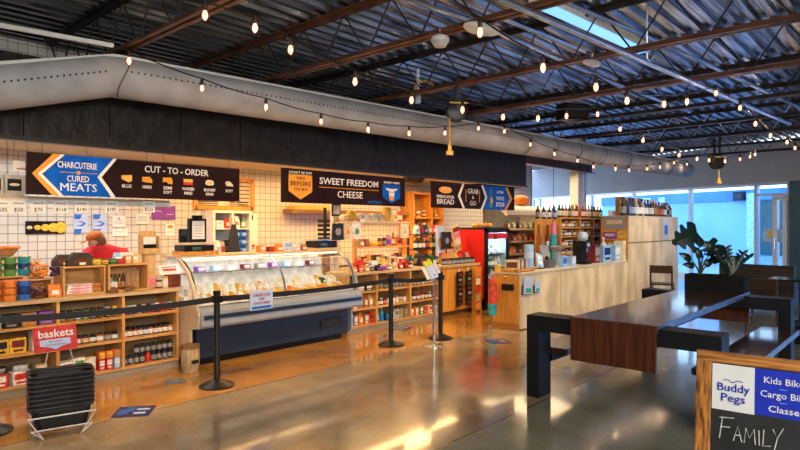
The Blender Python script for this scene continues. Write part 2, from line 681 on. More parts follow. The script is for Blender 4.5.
# open web joists
for i, x in enumerate((.85, 2.6, 4.38, 6.15, 7.9, 9.68, 11.45, 13.2, 15.0, 16.7)):
    mt = JRED if i in (1, 2, 3, 4) else JDARK
    j = thing('steel_joist', f"open web steel roof joist, {ORD[i]} counting from the shop front left", 'joist', (x, 0, 0), 0, 'roof joists')
    j['kind'] = 'structure'
    ya, yb = -5.5, 8.4
    m = MB()
    for s in (-1, 1):
        m.bx(s * .035 - .028, s * .035 + .028, ya, yb, 3.44, 3.452)
        m.bx(s * .012 - .004, s * .012 + .004, ya, yb, 3.44, 3.50)
    m.build('bottom_chord', mt, j)
    m = MB()
    for s in (-1, 1):
        m.bx(s * .035 - .03, s * .035 + .03, ya, yb, 3.984, 3.997)
        m.bx(s * .012 - .004, s * .012 + .004, ya, yb, 3.93, 3.99)
    m.build('top_chord', JDARK if i != 2 else JRED, j)
    m = MB()
    yy = ya
    k = 0
    while yy < yb - .3:
        za, zb = (3.48, 3.96) if k % 2 == 0 else (3.96, 3.48)
        m.cyl((0, yy, za), (0, yy + .33, zb), .010, None, 6)
        yy += .33 if k % 2 == 0 else .38
        k += 1
    m.build('web_rods', JDARK if i != 7 else GALV, j)

# back wall and ceiling of the shop
struct('wall_back', MB().bx(-3, 15.2, 8.6, 8.75, 0, 4.0), tile_mat('square_wall_tile', (.68, .66, .61), (.30, .27, .22), .11))
struct('wall_left', MB().bx(-4.1, -4.0, -6.6, 12.6, 0, 4.1), pm('side_wall_paint', (.20, .19, .18), .8, 0, .06, 2))  # unseen side wall, added to shut out the sky
struct('wall_front', MB().bx(-4.0, 14.9, -6.6, -6.5, 0, 4.1), pm('side_wall_paint', (.20, .19, .18)))  # unseen wall behind the viewer, also added to cut off sky light
struct('wall_return', MB().bx(15.2, 15.3, 8.6, 12.6, 0, 4.0), GREYW)
struct('ceiling_shop', MB().bx(-3, 11.25, 6.56, 8.6, 2.60, 2.68), pm('shop_ceiling_paint', (.62, .55, .44), .8, 0, .05, 2))
# black plank bulkhead over the counters
so = thing('trim_1', 'black stained timber bulkhead running above the hanging shop signs', 'bulkhead', (0, 6.5, 0))
so['kind'] = 'structure'
for k in range(18):
    x0 = -3 + k * .8
    if x0 > 11.2:
        break
    MB().bx(x0, min(x0 + .788, 11.3), .0, .05, 2.50, 3.3).build('plank_panel', BLACKW, so)
MB().bx(-3, 11.3, -.04, .06, 2.46, 2.50).build('bottom_rail', BLACK, so)
MB().bx(11.25, 11.3, .05, 2.1, 2.46, 3.3).build('end_panel', BLACKW, so)

# angled window wall with the bulkhead above it
ww = bpy.data.objects.new('window_1', None)
C.objects.link(ww)
ww.location = B0
ww.rotation_euler = (0, 0, WRZ)
ww['kind'] = 'structure'
ww['label'] = 'wall of tall aluminium framed glazing at the far right'
HZ = 2.83
cuts = [11.0, u_px(540)[0], u_px(592)[0], u_px(634)[0], u_px(691)[0], u_px(757)[0], u_px(790)[0], -3.2, -6, -9]
fr = MB()
for u in cuts:
    fr.bx(u - .05, u + .05, -.06, .06, 0, HZ)
fr.bx(-9, 11, -.06, .06, 0, .12)
fr.bx(-9, 11, -.06, .06, HZ - .07, HZ)
fr.bx(cuts[6], cuts[5], -.05, .05, 2.47, 2.53)
fr.build('window_frame', ALU, ww)
for a, b in zip(cuts, cuts[1:]):
    MB().bx(b + .05, a - .05, -.008, .008, .12, HZ - .07).build('pane', GLASS, ww)
# entrance door next to the green panel
ua, ub = u_px(774)[0], u_px(790)[0]
dr = MB()
for u in (ua - .07, ub + .09):
    dr.bx(u - .06, u + .06, -.03, .09, .02, 2.42)
dr.bx(ub, ua, -.03, .09, 2.34, 2.46)
dr.bx(ub, ua, -.03, .09, .02, .2)
d1 = dr.build('door_1', WHITE, None, loc=B0, rz=WRZ)
d1['kind'] = 'structure'
MB().tube([(ua - .12, .10, .95), (ua - .12, .16, .98), (ua - .12, .16, 1.28), (ua - .12, .10, 1.31)], .014).build('door_handle', CHROME, d1)
uc = u_px(795)[0]
struct('trim_2', MB().bx(-2.2, u_px(793)[0], .05, .18, 0, HZ), pm('dark_green_panel', (.02, .085, .10), .4), None, loc=B0, rz=WRZ)
struct('wall_far', MB().bx(-9, 11, -.12, .08, HZ, 4.0), GREYW, None, loc=B0, rz=WRZ)

# outside: neighbouring facade under the canopy
fc = thing('facade', 'pale blue rendered building front across the walkway outside', 'building', B0, WRZ)
BLUEW = pm('pale_blue_render', (.33, .57, .90), .8, 0, .10, .8)
MB().bx(-14, 13, -6.2, -6.0, 0, 2.62).build('rendered_wall', BLUEW, fc)
MB().bx(-14, 13, -6.2, -5.94, 2.62, 3.05).build('top_band', pm('deep_blue_band', (.09, .27, .74), .6, 0, .2, 1.2), fc)  # deeper blue band along the top of the facade


def u_out(px, dy=6.0):
    d = ray(px)
    o = B0 - Vector((-DA.y, DA.x, 0)) * dy
    det = d[0] * (-DA.y) - (-DA.x) * d[1]
    t = (o.x * (-DA.y) + DA.x * o.y) / det
    return (Vector((d[0] * t, d[1] * t, 0)) - o).dot(DA), t


m = MB()
for a, b in ((636, 652), (660, 666), (748, 756)):
    m.bx(u_out(b)[0], u_out(a)[0], -6.0, -5.9, .0, 2.9)
m.build('pilaster', pm('blue_white_trim', (.55, .78, .98), .7), fc)
m = MB()
m.bx(u_out(784)[0], u_out(760)[0], -6.0, -5.95, .5, 2.6)
m.build('shop_window', pm('dark_teal_glass', (.03, .09, .10), .15), fc)
m = MB()
m.bx(u_out(756.5)[0], u_out(751)[0], -6.0, -5.93, 0.1, 2.6)
m.build('brown_door', pm('outside_brown_door', (.14, .07, .05), .4), fc)
ul, tl = u_out(738, 5.8)
lm = thing('wall_lamp', 'black box wall lamp on the blue building outside', 'lamp', B0 + DA * ul + Vector((DA.y, -DA.x, 0)) * 5.9)
lm.rotation_euler = (0, 0, WRZ)
MB().bx(-.22, .22, -.1, .12, 2.62, 2.98).build('housing', BLACK, lm, bevel=.03)
MB().bx(-.16, .16, .12, .14, 2.66, 2.9).build('lens', pm('smoked_lens', (.05, .06, .08), .1), lm)
ud, td = u_px(771)
yd = thing('door_disc', 'yellow round sticker on the glass beside the far door', 'sticker', B0 + DA * ud, WRZ)
MB().bx(-.30, .22, .012, .02, 1.18, 1.55).build('backing', pm('pale_sticker', (.45, .65, .85), .4), yd)
MB().cyl((-.02, .02, 1.4), (-.02, .03, 1.4), .11, None, 20).build('disc', cm('yellow'), yd)
# white columns
for i, (px, yv, wd_) in enumerate(((576, 7.0, .12), (583, 7.0, .07))):
    p = on_y(px, 200, yv)
    st = MB().bx(p.x - wd_, p.x + wd_, yv - wd_, yv + wd_, 0, 3.95)
    o = struct('column', st, WHITE if i == 0 else pm('bluish_column_paint', (.55, .68, .82), .5), bevel=.01)
    tag(o, ['broad white structural column behind the wooden bottle rack', 'slim bluish column just right of the white column'][i], 'column')
bmm = MB()
bmm.bx(11.35, 15.0, 6.55, 6.80, 3.0, 3.02).bx(11.35, 15.0, 6.55, 6.80, 3.23, 3.25).bx(11.35, 15.0, 6.66, 6.69, 3.02, 3.23)
o = struct('steel_beam', bmm, JRED)
tag(o, 'rust red steel beam running past the end of the bulkhead', 'beam')

# ------------------------------------------------------------------ fabric duct
du = thing('fabric_duct', 'long grey fabric air duct bending below the roof joists', 'duct', (0, 0, 0))
path = [Vector((.1, 6.22, 2.55)), Vector((1.53, 6.2, 2.885)), Vector((2.40, 6.12, 3.135)), Vector((2.52, 6.1, 3.14))]
end = Vector((17.6, 5.05, 3.17))
path += [path[3].lerp(end, k / 10) for k in range(1, 11)]
rr = [.20, .20, .207, .207] + [.207] * 9 + [.20]
dm = MB().tube(path, rr, 22)
dm.build('sleeve', FABRIC, du, True)
m = MB()
m.sph(end, .199, (1, 1, 1), 16)
m.build('end_cap', FABRIC, du, True)


def duct_pt(i0, i1, f, ang, off=0.):
    a, b = path[i0], path[i1]
    p = a.lerp(b, f)
    d = (b - a).normalized()
    side = Vector((0, 0, 1)).cross(d).normalized()
    up = d.cross(side)
    # side points +y for d along +x; camera is on the -y side
    return p + (up * math.sin(ang) - side * math.cos(ang)) * (.207 + off)


tp = [duct_pt(0, 1, 0, R(68), .006), duct_pt(1, 2, 0, R(68), .006), duct_pt(2, 3, .5, R(68), .006)] + [duct_pt(3, 13, k / 8, R(68), .006) for k in range(9)]
MB().tube(tp, .017, 6).build('edge_highlight', WHITE, du)  # white strip put in for the highlight along the duct's top edge
m = MB()
for k in range(17):
    f = k / 17
    c = duct_pt(1, 2, f * 1.0, R(4), .001)
    m.sph(c, .0105, (1, .5, 1), 6)
for k in range(110):
    c = duct_pt(3, 13, .004 + k * .0042, R(8), .001)
    m.sph(c, .0105, (1, .5, 1), 6)
pf = m.build('perforations', BLACKP, du)
pf['kind'] = 'stuff'
for f in (.0, .47, .53, .59, .66, .74, .82, .9):
    m = MB()
    m.tube([duct_pt(3, 13, f, R(a), .002) + Vector((.05 * math.sin(R(a * 2)), 0, 0)) for a in range(-80, 90, 10)], .008, 5)
    m.build('seam', pm('dark_seam', (.12, .12, .13), .8), du)

# ------------------------------------------------------------------ roof services
o = MB().tube([on_y(-40, 18, 6.03), on_y(113, 45.5, 6.03)], .024, 8).build('conduit', WHITE, None, True)
tag(o, 'white conduit running above the bend of the fabric duct', 'pipe')
pA, pB = on_z(497, -2, 3.40), on_z(790, 124, 3.40)
o = MB().tube([pA, pB], .028, 10).build('pipe', GALV, None, True)
tag(o, 'galvanised sprinkler pipe crossing below the joists at upper right', 'pipe')
o = MB().tube([on_z(545, -6, 3.62), on_z(640, 34, 3.62), on_z(700, 61, 3.62), on_z(800, 108, 3.62)], .022, 8).build('pipe', GALV, None, True)
tag(o, 'thinner galvanised pipe higher up beside the sprinkler pipe', 'pipe')
o = MB().tube([on_z(400, -3, 3.68), on_z(470, 20, 3.68), on_z(600, 78, 3.68), on_z(690, 112, 3.68)], .025, 8).build('pipe', GALV, None, True)
tag(o, 'galvanised pipe passing behind the two rusty joists in the middle', 'pipe')
o = MB().tube([on_z(450, -3, 3.7), on_z(520, 26, 3.7), on_z(585, 52, 3.7)], .02, 8).build('pipe', GALV, None, True)
tag(o, 'short bright pipe ending near the white oval ceiling fitting', 'pipe')
# drop rod with hook
q = on_z(647, 55, 3.42)
o = MB().tube([q + Vector((0, 0, .55)), q + Vector((0, 0, -.03)), q + Vector((.03, -.02, -.07)), q + Vector((.06, -.04, -.02))], .008, 6).build('hanger_rod', GALV, None, True)
tag(o, 'thin threaded rod ending in a hook under the sprinkler pipe', 'rod')
# trunking; the blue light on it is put in as a glowing underside
q0, q1 = on_z(536, 2, 3.9), on_z(645, 52, 3.9)
d = (q1 - q0)
ang = math.atan2(d.y, d.x)
sl = thing('glowing_trunking', 'long trunking with added blue glow high under the steel deck', 'light fitting', (q0 + q1) / 2, ang)
MB().bx(-d.length / 2, d.length / 2, -.09, .09, -.0, .09).build('housing', WHITE, sl)
MB().bx(-d.length / 2 + .04, d.length / 2 - .04, -.07, .07, -.02, .0).build('glow_face', pm('blue_glow', (.16, .42, 1.0), .4, 0, .02, 2, 0, 1.2), sl)
# smoke detector and oval fittings
q = on_z(440, 42, 3.36)
sd = thing('smoke_detector', 'white domed smoke detector hanging below the rusty joist', 'detector', q)
MB().lathe([(.085, 0), (.085, .035), (.07, .05), (.03, .05)], (0, 0, 0), 20).build('base', WHITE, sd, True)
MB().lathe([(.02, -.055), (.055, -.045), (.075, -.01), (.078, 0)], (0, 0, 0), 20).build('dome', pm('detector_grey', (.5, .5, .5), .5), sd, True)
MB().cyl((0, 0, .05), (0, 0, .12), .012).build('stem', STEEL, sd)
for (px, py, lb) in ((482, 29, 'large white oval ceiling fitting beside the smoke detector'), (592, 63, 'small white oval ceiling fitting above the black speaker')):
    big = px < 500
    q = on_z(px, py, 3.40)
    hf = thing('ceiling_fitting', lb, 'light fitting', q, R(-10))
    k = 1.25 if big else .8
    MB().sph((0, 0, 0), .17 * k, (1, .5, .22), 18).build('shell', WHITE, hf, True)
    MB().sph((.03, 0, -.015), .12 * k, (1, .45, .22), 16).build('lens', pm('frosted_lens', (.7, .78, .85), .3), hf, True)
    MB().cyl((0, 0, .02), (0, 0, .10), .02).build('stem', STEEL, hf)
# speaker box
q = on_y(572, 112, 4.6)
sp_ = thing('ceiling_speaker', 'black box loudspeaker hung from the joists near the middle', 'speaker', q, R(-30))
MB().bx(-.24, .24, -.14, .14, -.15, .13).build('cabinet', BLACKP, sp_, bevel=.02)
MB().bx(-.20, .20, -.152, -.139, -.11, .09).build('grille', pm('speaker_grille', (.03, .03, .03), .8), sp_)
MB().tube([(-.2, 0, -.15), (-.1, -.06, -.19), (.1, -.06, -.19), (.22, 0, -.15)], .012, 6).build('bracket', GALV, sp_)
MB().cyl((0, 0, .13), (0, 0, .33), .015).build('stem', BLACK, sp_)

# cord reels
YEL = cm('gold', .4)
for (px, py, yv, r, drop, lb) in ((457, 111, 4.55, .14, .38, 'black cord reel with yellow plug hanging in front of the bulkhead'),
                                  (717, 162, 3.235, .15, .24, 'black cord reel hanging before the far windows')):
    q = on_y(px, py, yv)
    cr = thing('cord_reel', lb, 'cord reel', q, R(-40))
    top = 3.44 - q.z
    Mx = Matrix.Rotation(R(90), 4, 'X')
    MB().lathe([(r * .7, -.07), (r, -.06), (r, -.045), (r * .75, -.035), (r * .75, .035), (r, .045), (r, .06), (r * .7, .07)], (0, 0, 0), 22, Mx).build('drum', BLACKP, cr, True)
    MB().bx(-.02, .02, -.085, -.075, 0, top).bx(-.02, .02, .075, .085, 0, top).bx(-.03, .03, -.085, .085, top - .012, top).build('bracket', BLACK, cr)
    MB().tube([(r * .75 * math.cos(a * .5), -.0, r * .75 * math.sin(a * .5)) for a in range(13)], .035, 8).build('wound_cord', pm('wound_black_cord', (.03, .028, .02), .5), cr, True)
    MB().bx(-.12, .12, -.10, -.09, r * .55, r * .55 + .02).build('guide', YEL, cr)
    xx = -r * .72
    if px > 600:
        xx = .03
    MB().tube([(xx, -.02, 0), (xx, -.02, -r - drop)], .011, 8).build('cord', YEL, cr, True)
    MB().bx(xx - .045, xx + .045, -.04, .0, -r - drop - .055, -r - drop).bx(xx - .022, xx + .022, -.035, -.005, -r - drop, -r - drop + .08).build('plug', YEL, cr, bevel=.006)
# junction box with yellow cable
q = on_y(418, 97, 5.4)
jb = thing('junction_box', 'small white junction box with yellow cable on a rusty joist', 'box', q, R(-40))
MB().bx(-.035, .035, -.025, .025, -.09, .05).build('body', PAPERB, jb, bevel=.006)
MB().tube([(.02, 0, .05), (-.05, -.0, .12), (-.02, 0, .2), (.09, 0, .23), (.2, 0, .2), (.22, 0, .12)], .016, 8).build('cable', cm('yellow', .4), jb, True)
MB().bx(.10, .18, -.03, .03, .08, .15).build('connector', cm('blue'), jb)
MB().bx(-.02, .02, -.006, .006, .05, .40).build('strap', GALV, jb)

# ------------------------------------------------------------------ string lights
BULB = glass_mat('bulb_glass', (1, .80, .70), .35)
FILA = pm('filament', (1.0, .56, .40), .2, 0, .01, 1, 0, 1.6)
SOCK = pm('bulb_socket', (.03, .015, .012), .5)
bulb_me = MB().lathe([(.008, -.085), (.020, -.076), (.026, -.056), (.023, -.030), (.013, -.008), (.012, 0)], seg=12).mesh('bulb', BULB, True)
fil_me = MB().lathe([(.004, -.070), (.019, -.060), (.021, -.042), (.012, -.014)], seg=10).mesh('filament', FILA, True)
sock_me = MB().lathe([(.015, -.008), (.018, 0), (.018, .035), (.008, .05)], seg=10).mesh('socket', SOCK, True)


def light_string(label, pts, lead=()):
    root = thing('string_light', label, 'string lights', (0, 0, 0), 0, 'festoon string lights under the roof')
    cord = list(lead)
    for p in pts:
        cord.append(p + Vector((0, 0, .055)))
        b = link('bulb', bulb_me, root, p)
        f = link('filament', fil_me, b)
        l = bpy.data.lights.new('bulb_light', 'POINT')
        l.energy, l.color, l.shadow_soft_size = 1.0, (1, .66, .40), .008
        lo = bpy.data.objects.new('bulb_light', l)
        C.objects.link(lo)
        lo.parent = b
        lo.location = (0, 0, -.11)
        link('socket', sock_me, root, p)
    full = []
    for a, b in zip(cord, cord[1:]):
        for k in range(4):
            f = k / 4
            full.append(a.lerp(b, f) - Vector((0, 0, .10 * (b - a).length * f * (1 - f))))
    full.append(cord[-1])
    MB().tube(full, .007, 5).build('cord', BLACKP, root)


L1 = [(129, 56), (202, 84), (266, 103), (321, 118), (368, 126), (409, 130), (445, 130), (478.5, 125.5), (504.5, 128.5), (530.5, 142), (554.5, 151.5), (577.5, 158.5), (593.5, 164.5), (615.5, 166.5), (629, 168), (647, 167), (660, 165), (674, 161), (687, 162.5)]


def drift(px, py, y0, x0, k, ymin=1.75):
    yv = y0
    for _ in range(12):
        x = X(px, yv)
        yv = max(ymin, y0 - k * (x - x0))
    return on_y(px, py, yv)


light_string('string of lit bulbs swagging along the front of the fabric duct', [drift(a, b, 5.55, 2.4, .055) for a, b in L1], [on_y(119, 47, 5.6)])
L2 = [(205, 9), (255, 22), (290.5, 44), (355, 76.5), (411.5, 95.5), (462.5, 105.5), (503, 113), (538, 114.5), (566.5, 112.5), (597.5, 111), (620, 126), (643, 137.5), (662, 146.5), (679, 152.5), (697, 156.5), (709, 157.8), (725, 159), (740, 157), (750, 154.7), (755, 152.6)]
light_string('string of lit bulbs swagging across the middle of the roof', [drift(a, b, 3.9, 2.2, .088) for a, b in L2], [on_z(185, -20, 3.42)])
L3 = [(480, 26), (543, 62), (596, 82), (627, 96), (664, 100), (687, 97.5), (716, 89.5), (740, 104.5), (755.5, 120.5), (770.5, 132.5), (787, 139.5), (795, 145.5)]
light_string('string of lit bulbs nearest the windows at upper right', [drift(a, b, 2.35, 3.6, .10) for a, b in L3], [on_z(430, -20, 3.30)])

# ------------------------------------------------------------------ hanging shop signs
SIGNB = dull(pm('sign_dark_brown', (.018, .006, .007), .5, 0, .3, 3))
SBLUE = dull(pm('sign_blue', (.002, .105, .56), .45, 0, .25, 5), .1)
SORG = pm('sign_orange', (.85, .34, .02), .4, 0, .06)
SWHT = pm('sign_white', (.86, .84, .82), .4, 0, .03)
SYEL = pm('sign_cheese_yellow', (.86, .50, .10), .4, 0, .12, 20)


def sign_base(px0, px1, z0, z1, yv, label):
    x0, x1 = X(px0, yv), X(px1, yv)
    root = thing('hanging_sign', label, 'sign', ((x0 + x1) / 2, yv, (z0 + z1) / 2))
    w_, h_ = x1 - x0, z1 - z0
    MB().bx(-w_ / 2, w_ / 2, 0, .03, -h_ / 2, h_ / 2).build('board', SIGNB, root)
    for f in (-.44, 0, .44):
        MB().cyl((w_ * f, .015, h_ / 2), (w_ * f, .015, 2.60 - (z0 + z1) / 2), .0025, None, 6).build('wire', BLACK, root)
    return root, w_, h_, (x0 + x1) / 2


def lay(root, pts, mat, name, k=1):
    MB().prism(pts, -.003 * k, 0).build(name, mat, root)


SY = 6.46
s1, w1, h1, c1 = sign_base(26.5, 239.5, 1.945, 2.355, SY, 'long hanging sign with blue arrow panel and six cheese pictures')


def S1(px):
    return X(px, SY) - c1


hh = h1 / 2
lay(s1, [(S1(53), hh), (S1(60), hh), (S1(37), 0), (S1(58.5), -hh), (S1(52), -hh), (S1(32), 0)], SORG, 'orange_chevron')
lay(s1, [(S1(60.5), hh), (S1(65), hh), (S1(42), 0), (S1(63.5), -hh), (S1(59), -hh), (S1(37.5), 0)], SWHT, 'white_chevron')
lay(s1, [(S1(65.5), hh), (S1(113), hh), (S1(97), 0), (S1(111), -hh), (S1(64), -hh), (S1(42.5), 0)], SBLUE, 'blue_panel')
lay(s1, [(S1(113.3), hh), (S1(117), hh), (S1(101.5), 0), (S1(115.5), -hh), (S1(111.3), -hh), (S1(97.3), 0)], SWHT, 'white_chevron')
txt('CHARCUTERIE', SWHT, s1, (S1(77.5), -.006, .075), .062, S1(97) - S1(57.5), bold=.025)
lay(s1, [(S1(60), .027), (S1(97), .027), (S1(97), .032), (S1(60), .032)], SORG, 'rule_line', 2)
MB().cyl((S1(78.5), -.008, .03), (S1(78.5), 0, .03), .019, None, 14).build('rule_dot', SORG, s1)
txt('CURED', SWHT, s1, (S1(78), -.006, -.062), .062, S1(89.5) - S1(67.5), bold=.015)
txt('MEATS', SWHT, s1, (S1(78.5), -.006, -.158), .08, S1(96.5) - S1(60))
txt('CUT - TO - ORDER', SWHT, s1, (S1(177.5), -.006, .085), .072, S1(209) - S1(145.5), bold=.02)


def cheese(root, x, z, k):
    s = .056
    y0 = -.008
    if k == 0:
        MB().prism([(x - s, z + .028), (x + s, z + .038), (x + s, z - .025), (x + s * .4, z - .042), (x - s, z - .01)], y0, 0).build('cheese_picture', SYEL, root)
    elif k == 1:
        MB().prism([(x - s, z + .025), (x + s * .5, z + .03), (x + s, z - .005), (x + s, z - .038), (x - s, z - .028)], y0, 0).build('cheese_picture', SORG, root)
    elif k == 2:
        MB().prism([(x - s, z + .03), (x + s * .7, z + .036), (x + s, z + .01), (x + s, z - .038), (x + s * .2, z - .038), (x - s * .2, z - .015), (x - s, z - .02)], y0, 0).build('cheese_picture', SORG, root)
    elif k == 3:
        MB().bx(x - s, x + s, y0, 0, z - .005, z + .03).build('cheese_picture', SYEL, root)
        MB().bx(x - s, x + s, y0, 0, z - .038, z - .005).build('cheese_rind', cm('red'), root)
    elif k == 4:
        MB().prism([(x - s, z - .015), (x - s * .9, z + .02), (x - s * .5, z + .036), (x + s * .5, z + .036), (x + s * .9, z + .02), (x + s, z - .015), (x + s * .4, z - .03), (x - s * .4, z - .03)], y0, 0).build('cheese_picture', cm('cream'), root)
        MB().prism([(x - s * .8, z - .012), (x - s * .4, z + .01), (x + s * .4, z + .01), (x + s * .8, z - .012)], y0 - .003, 0).build('cheese_face', SYEL, root)
    else:
        MB().prism([(x + s * a, z + .036 * b) for a, b in ((-1, .2), (-.7, .85), (-.1, 1), (.5, .5), (1, -.3), (.9, -.8), (.3, -.7), (-.6, -.7))], y0, 0).build('cheese_picture', cm('cream'), root)


for k, (px, t1, t2) in enumerate(((126.5, 'BLUE', ''), (147, 'HARD', ''), (167.5, 'SEMI', 'SOFT'), (188, 'WASHED', 'RIND'), (209.5, 'BLOOMY', 'RIND'), (229, 'SOFT', ''))):
    x = S1(px)
    cheese(s1, x, .005, k)
    wt = .018 * len(t1) * 1.0
    txt(t1, SWHT, s1, (x, -.006, -.096), .034, wt * 1.4, bold=.03)
    if t2:
        txt(t2, SWHT, s1, (x, -.006, -.146), .034, .018 * len(t2) * 1.4, bold=.03)

s2, w2, h2, c2 = sign_base(282, 405, 1.955, 2.42, SY, 'hanging sign with orange shield at left and cow badge at right')


def S2(px):
    return X(px, SY) - c2


hh = h2 / 2
x = S2(300.5)
hw = S2(312) - S2(300.5)
lay(s2, [(x - hw, .155), (x + hw, .155), (x + hw, -.075), (x, -.185), (x - hw, -.075)], SORG, 'orange_shield')
txt("DON'T BE SHY", SWHT, s2, (x, -.006, .165), .036, hw * 1.95, bold=.02)
DKT = pm('sign_dark_text', (.05, .02, .015), .5)
txt('TRY', DKT, s2, (x, -.008, .085), .04, .16)
txt('BEFORE', DKT, s2, (x, -.008, 0), .065, hw * 1.75, bold=.01)
txt('YOU BUY', DKT, s2, (x, -.008, -.066), .042, hw * 1.2)
txt('SWEET FREEDOM', SWHT, s2, ((S2(319.5) + S2(378)) / 2, -.006, .05), .092, S2(378) - S2(319.5), bold=.025)
lay(s2, [(S2(319), -.002), (S2(378.5), -.002), (S2(378.5), .006), (S2(319), .006)], SORG, 'rule_line', 2)
txt('CHEESE', SWHT, s2, ((S2(337.5) + S2(362)) / 2, -.006, -.135), .098, S2(362.5) - S2(337.5))
x = S2(391.5)
hw = S2(400) - S2(391.5)
lay(s2, [(x - hw, .11), (x + hw, .11), (x + hw, -.10), (x, -.19), (x - hw, -.10)], SBLUE, 'blue_shield')
txt('SWEET RIDE', SWHT, s2, (x, -.006, .125), .032, hw * 1.8, bold=.02)
m = MB()
m.prism([(x + .085 * a, -.03 + .105 * b) for a, b in ((-.55, .7), (.55, .7), (.8, .2), (.65, -.4), (.55, -.9), (0, -1.15), (-.55, -.9), (-.65, -.4), (-.8, .2))], -.006, 0)
for s in (-1, 1):
    m.prism([(x + s * .055, .045), (x + s * .14, .055), (x + s * .12, .02), (x + s * .06, .01)], -.006, 0)
m.build('cow_head', SWHT, s2)
MB().prism([(x + .058 * a, -.11 + .04 * b) for a, b in ((-1, .3), (-.5, 1), (.5, 1), (1, .3), (.8, -.7), (0, -1), (-.8, -.7))], -.009, 0).build('cow_muzzle', SORG, s2)
m = MB()
for s in (-1, 1):
    m.cyl((x + s * .034, -.009, -.015), (x + s * .034, 0, -.015), .012, None, 8)
m.build('cow_eyes', DKT, s2)
MB().sph((S2(375), 0, -.185), .035, (5.0, .05, .8), 14).build('blue_cloud', dull(pm('sign_deep_blue', (.01, .06, .22), .5, 0, .5, 9)), s2)

s3, w3, h3, c3 = sign_base(432, 514.5, 1.955, 2.42, SY, 'hanging sign with bread loaf picture and green bottle on blue')


def S3(px):
    return X(px, SY) - c3


hh = h3 / 2
lay(s3, [(S3(484), hh), (S3(507), hh), (S3(511.5), 0), (S3(506), -hh), (S3(483), -hh), (S3(487.5), 0)], SBLUE, 'blue_panel')
lay(s3, [(S3(505), hh), (S3(507.3), hh), (S3(512.2), 0), (S3(506.5), -hh), (S3(504.2), -hh), (S3(509.6), 0)], SORG, 'orange_chevron', 2)
lay(s3, [(S3(481), hh), (S3(483), hh), (S3(487), 0), (S3(482.5), -hh), (S3(480.8), -hh), (S3(485.2), 0)], SWHT, 'white_chevron', 2)
lay(s3, [(S3(462.5), hh), (S3(464.3), hh), (S3(460), 0), (S3(464.8), -hh), (S3(463), -hh), (S3(457.8), 0)], SWHT, 'white_chevron', 2)
x = S3(445.5)
m = MB()
m.sph((x, 0, .09), .062, (3.1, .18, 1), 16)
m.build('loaf_picture', SORG, s3, True)
m = MB()
for k in range(5):
    m.bx(x - .12 + k * .055, x - .10 + k * .055, -.016, 0, .10, .135)
m.build('loaf_scores', cm('cream'), s3)
txt('FRESH LOCAL', SWHT, s3, (x, -.006, -.055), .05, S3(454.5) - S3(437), bold=.02)
txt('BREAD', SWHT, s3, (x, -.006, -.165), .092, S3(454.5) - S3(437.5))
x = S3(472.8)
txt('GRAB', SWHT, s3, (x, -.006, .055), .095, S3(478) - S3(467.5))
txt('&', SWHT, s3, (x, -.006, -.04), .06)
txt('GO', SWHT, s3, (x, -.006, -.165), .085, S3(476) - S3(470))
for px in (465.8, 479.5):
    lay(s3, [(S3(px) - .008, -.1), (S3(px) + .008, -.1), (S3(px) + .008, .13), (S3(px) - .008, .13)], SORG, 'orange_bar')
x = S3(491)
MB().prism([(x + a, b) for a, b in ((-.045, -.19), (.045, -.19), (.045, .0), (.018, .07), (.018, .19), (-.018, .19), (-.018, .07), (-.045, 0))], -.007, 0).build('bottle_picture', cm('green', .3), s3)
MB().bx(x - .03, x + .05, -.010, 0, -.11, -.01).build('bottle_label', SORG, s3)
x = S3(500)
txt('LOCAL', SWHT, s3, (x, -.007, .095), .055, S3(503) - S3(496.5), bold=.02)
txt('WINE', SWHT, s3, (x, -.007, -.045), .085, S3(504) - S3(496))
MB().bx(S3(496), S3(504), -.006, 0, -.165, -.085).build('white_strip', SWHT, s3)
txt('BEER', SBLUE, s3, (x, -.009, -.155), .06, S3(503) - S3(497))

# fluorescent battens on the shop ceiling
for (xa, xb, yv, mt, lb) in ((2.0, 3.9, 6.95, LAMPW, 'white fluorescent batten above the left hanging sign'), (5.3, 6.3, 6.95, LAMPO, 'fluorescent batten above the middle sign, left one'), (6.6, 8.0, 6.95, LAMPO, 'fluorescent batten above the middle sign, right one')):
    b = thing('batten_light', lb, 'light fitting', ((xa + xb) / 2, yv, 2.53))
    h = (xb - xa) / 2
    MB().bx(-h, h, -.05, .05, .02, .07).build('housing', WHITE, b)
    MB().tube([(-h + .02, 0, 0), (h - .02, 0, 0)], .022, 8).build('tube', mt, b, True)
b = thing('ceiling_lamp', 'dark round ceiling lamp between the second and third signs', 'light fitting', on_y(413.5, 179, 6.62))
MB().lathe([(.05, -.10), (.16, -.07), (.2, 0), (.2, .03)], seg=18).build('bowl', pm('dark_bronze', (.07, .045, .03), .35, .6), b, True)
MB().cyl((0, 0, .03), (0, 0, 2.6 - b.location.z), .03).build('stem', BLACK, b)
# ------------------------------------------------------------------ shelving under the counters
FY = 6.5                                            # front line of all the wall counters


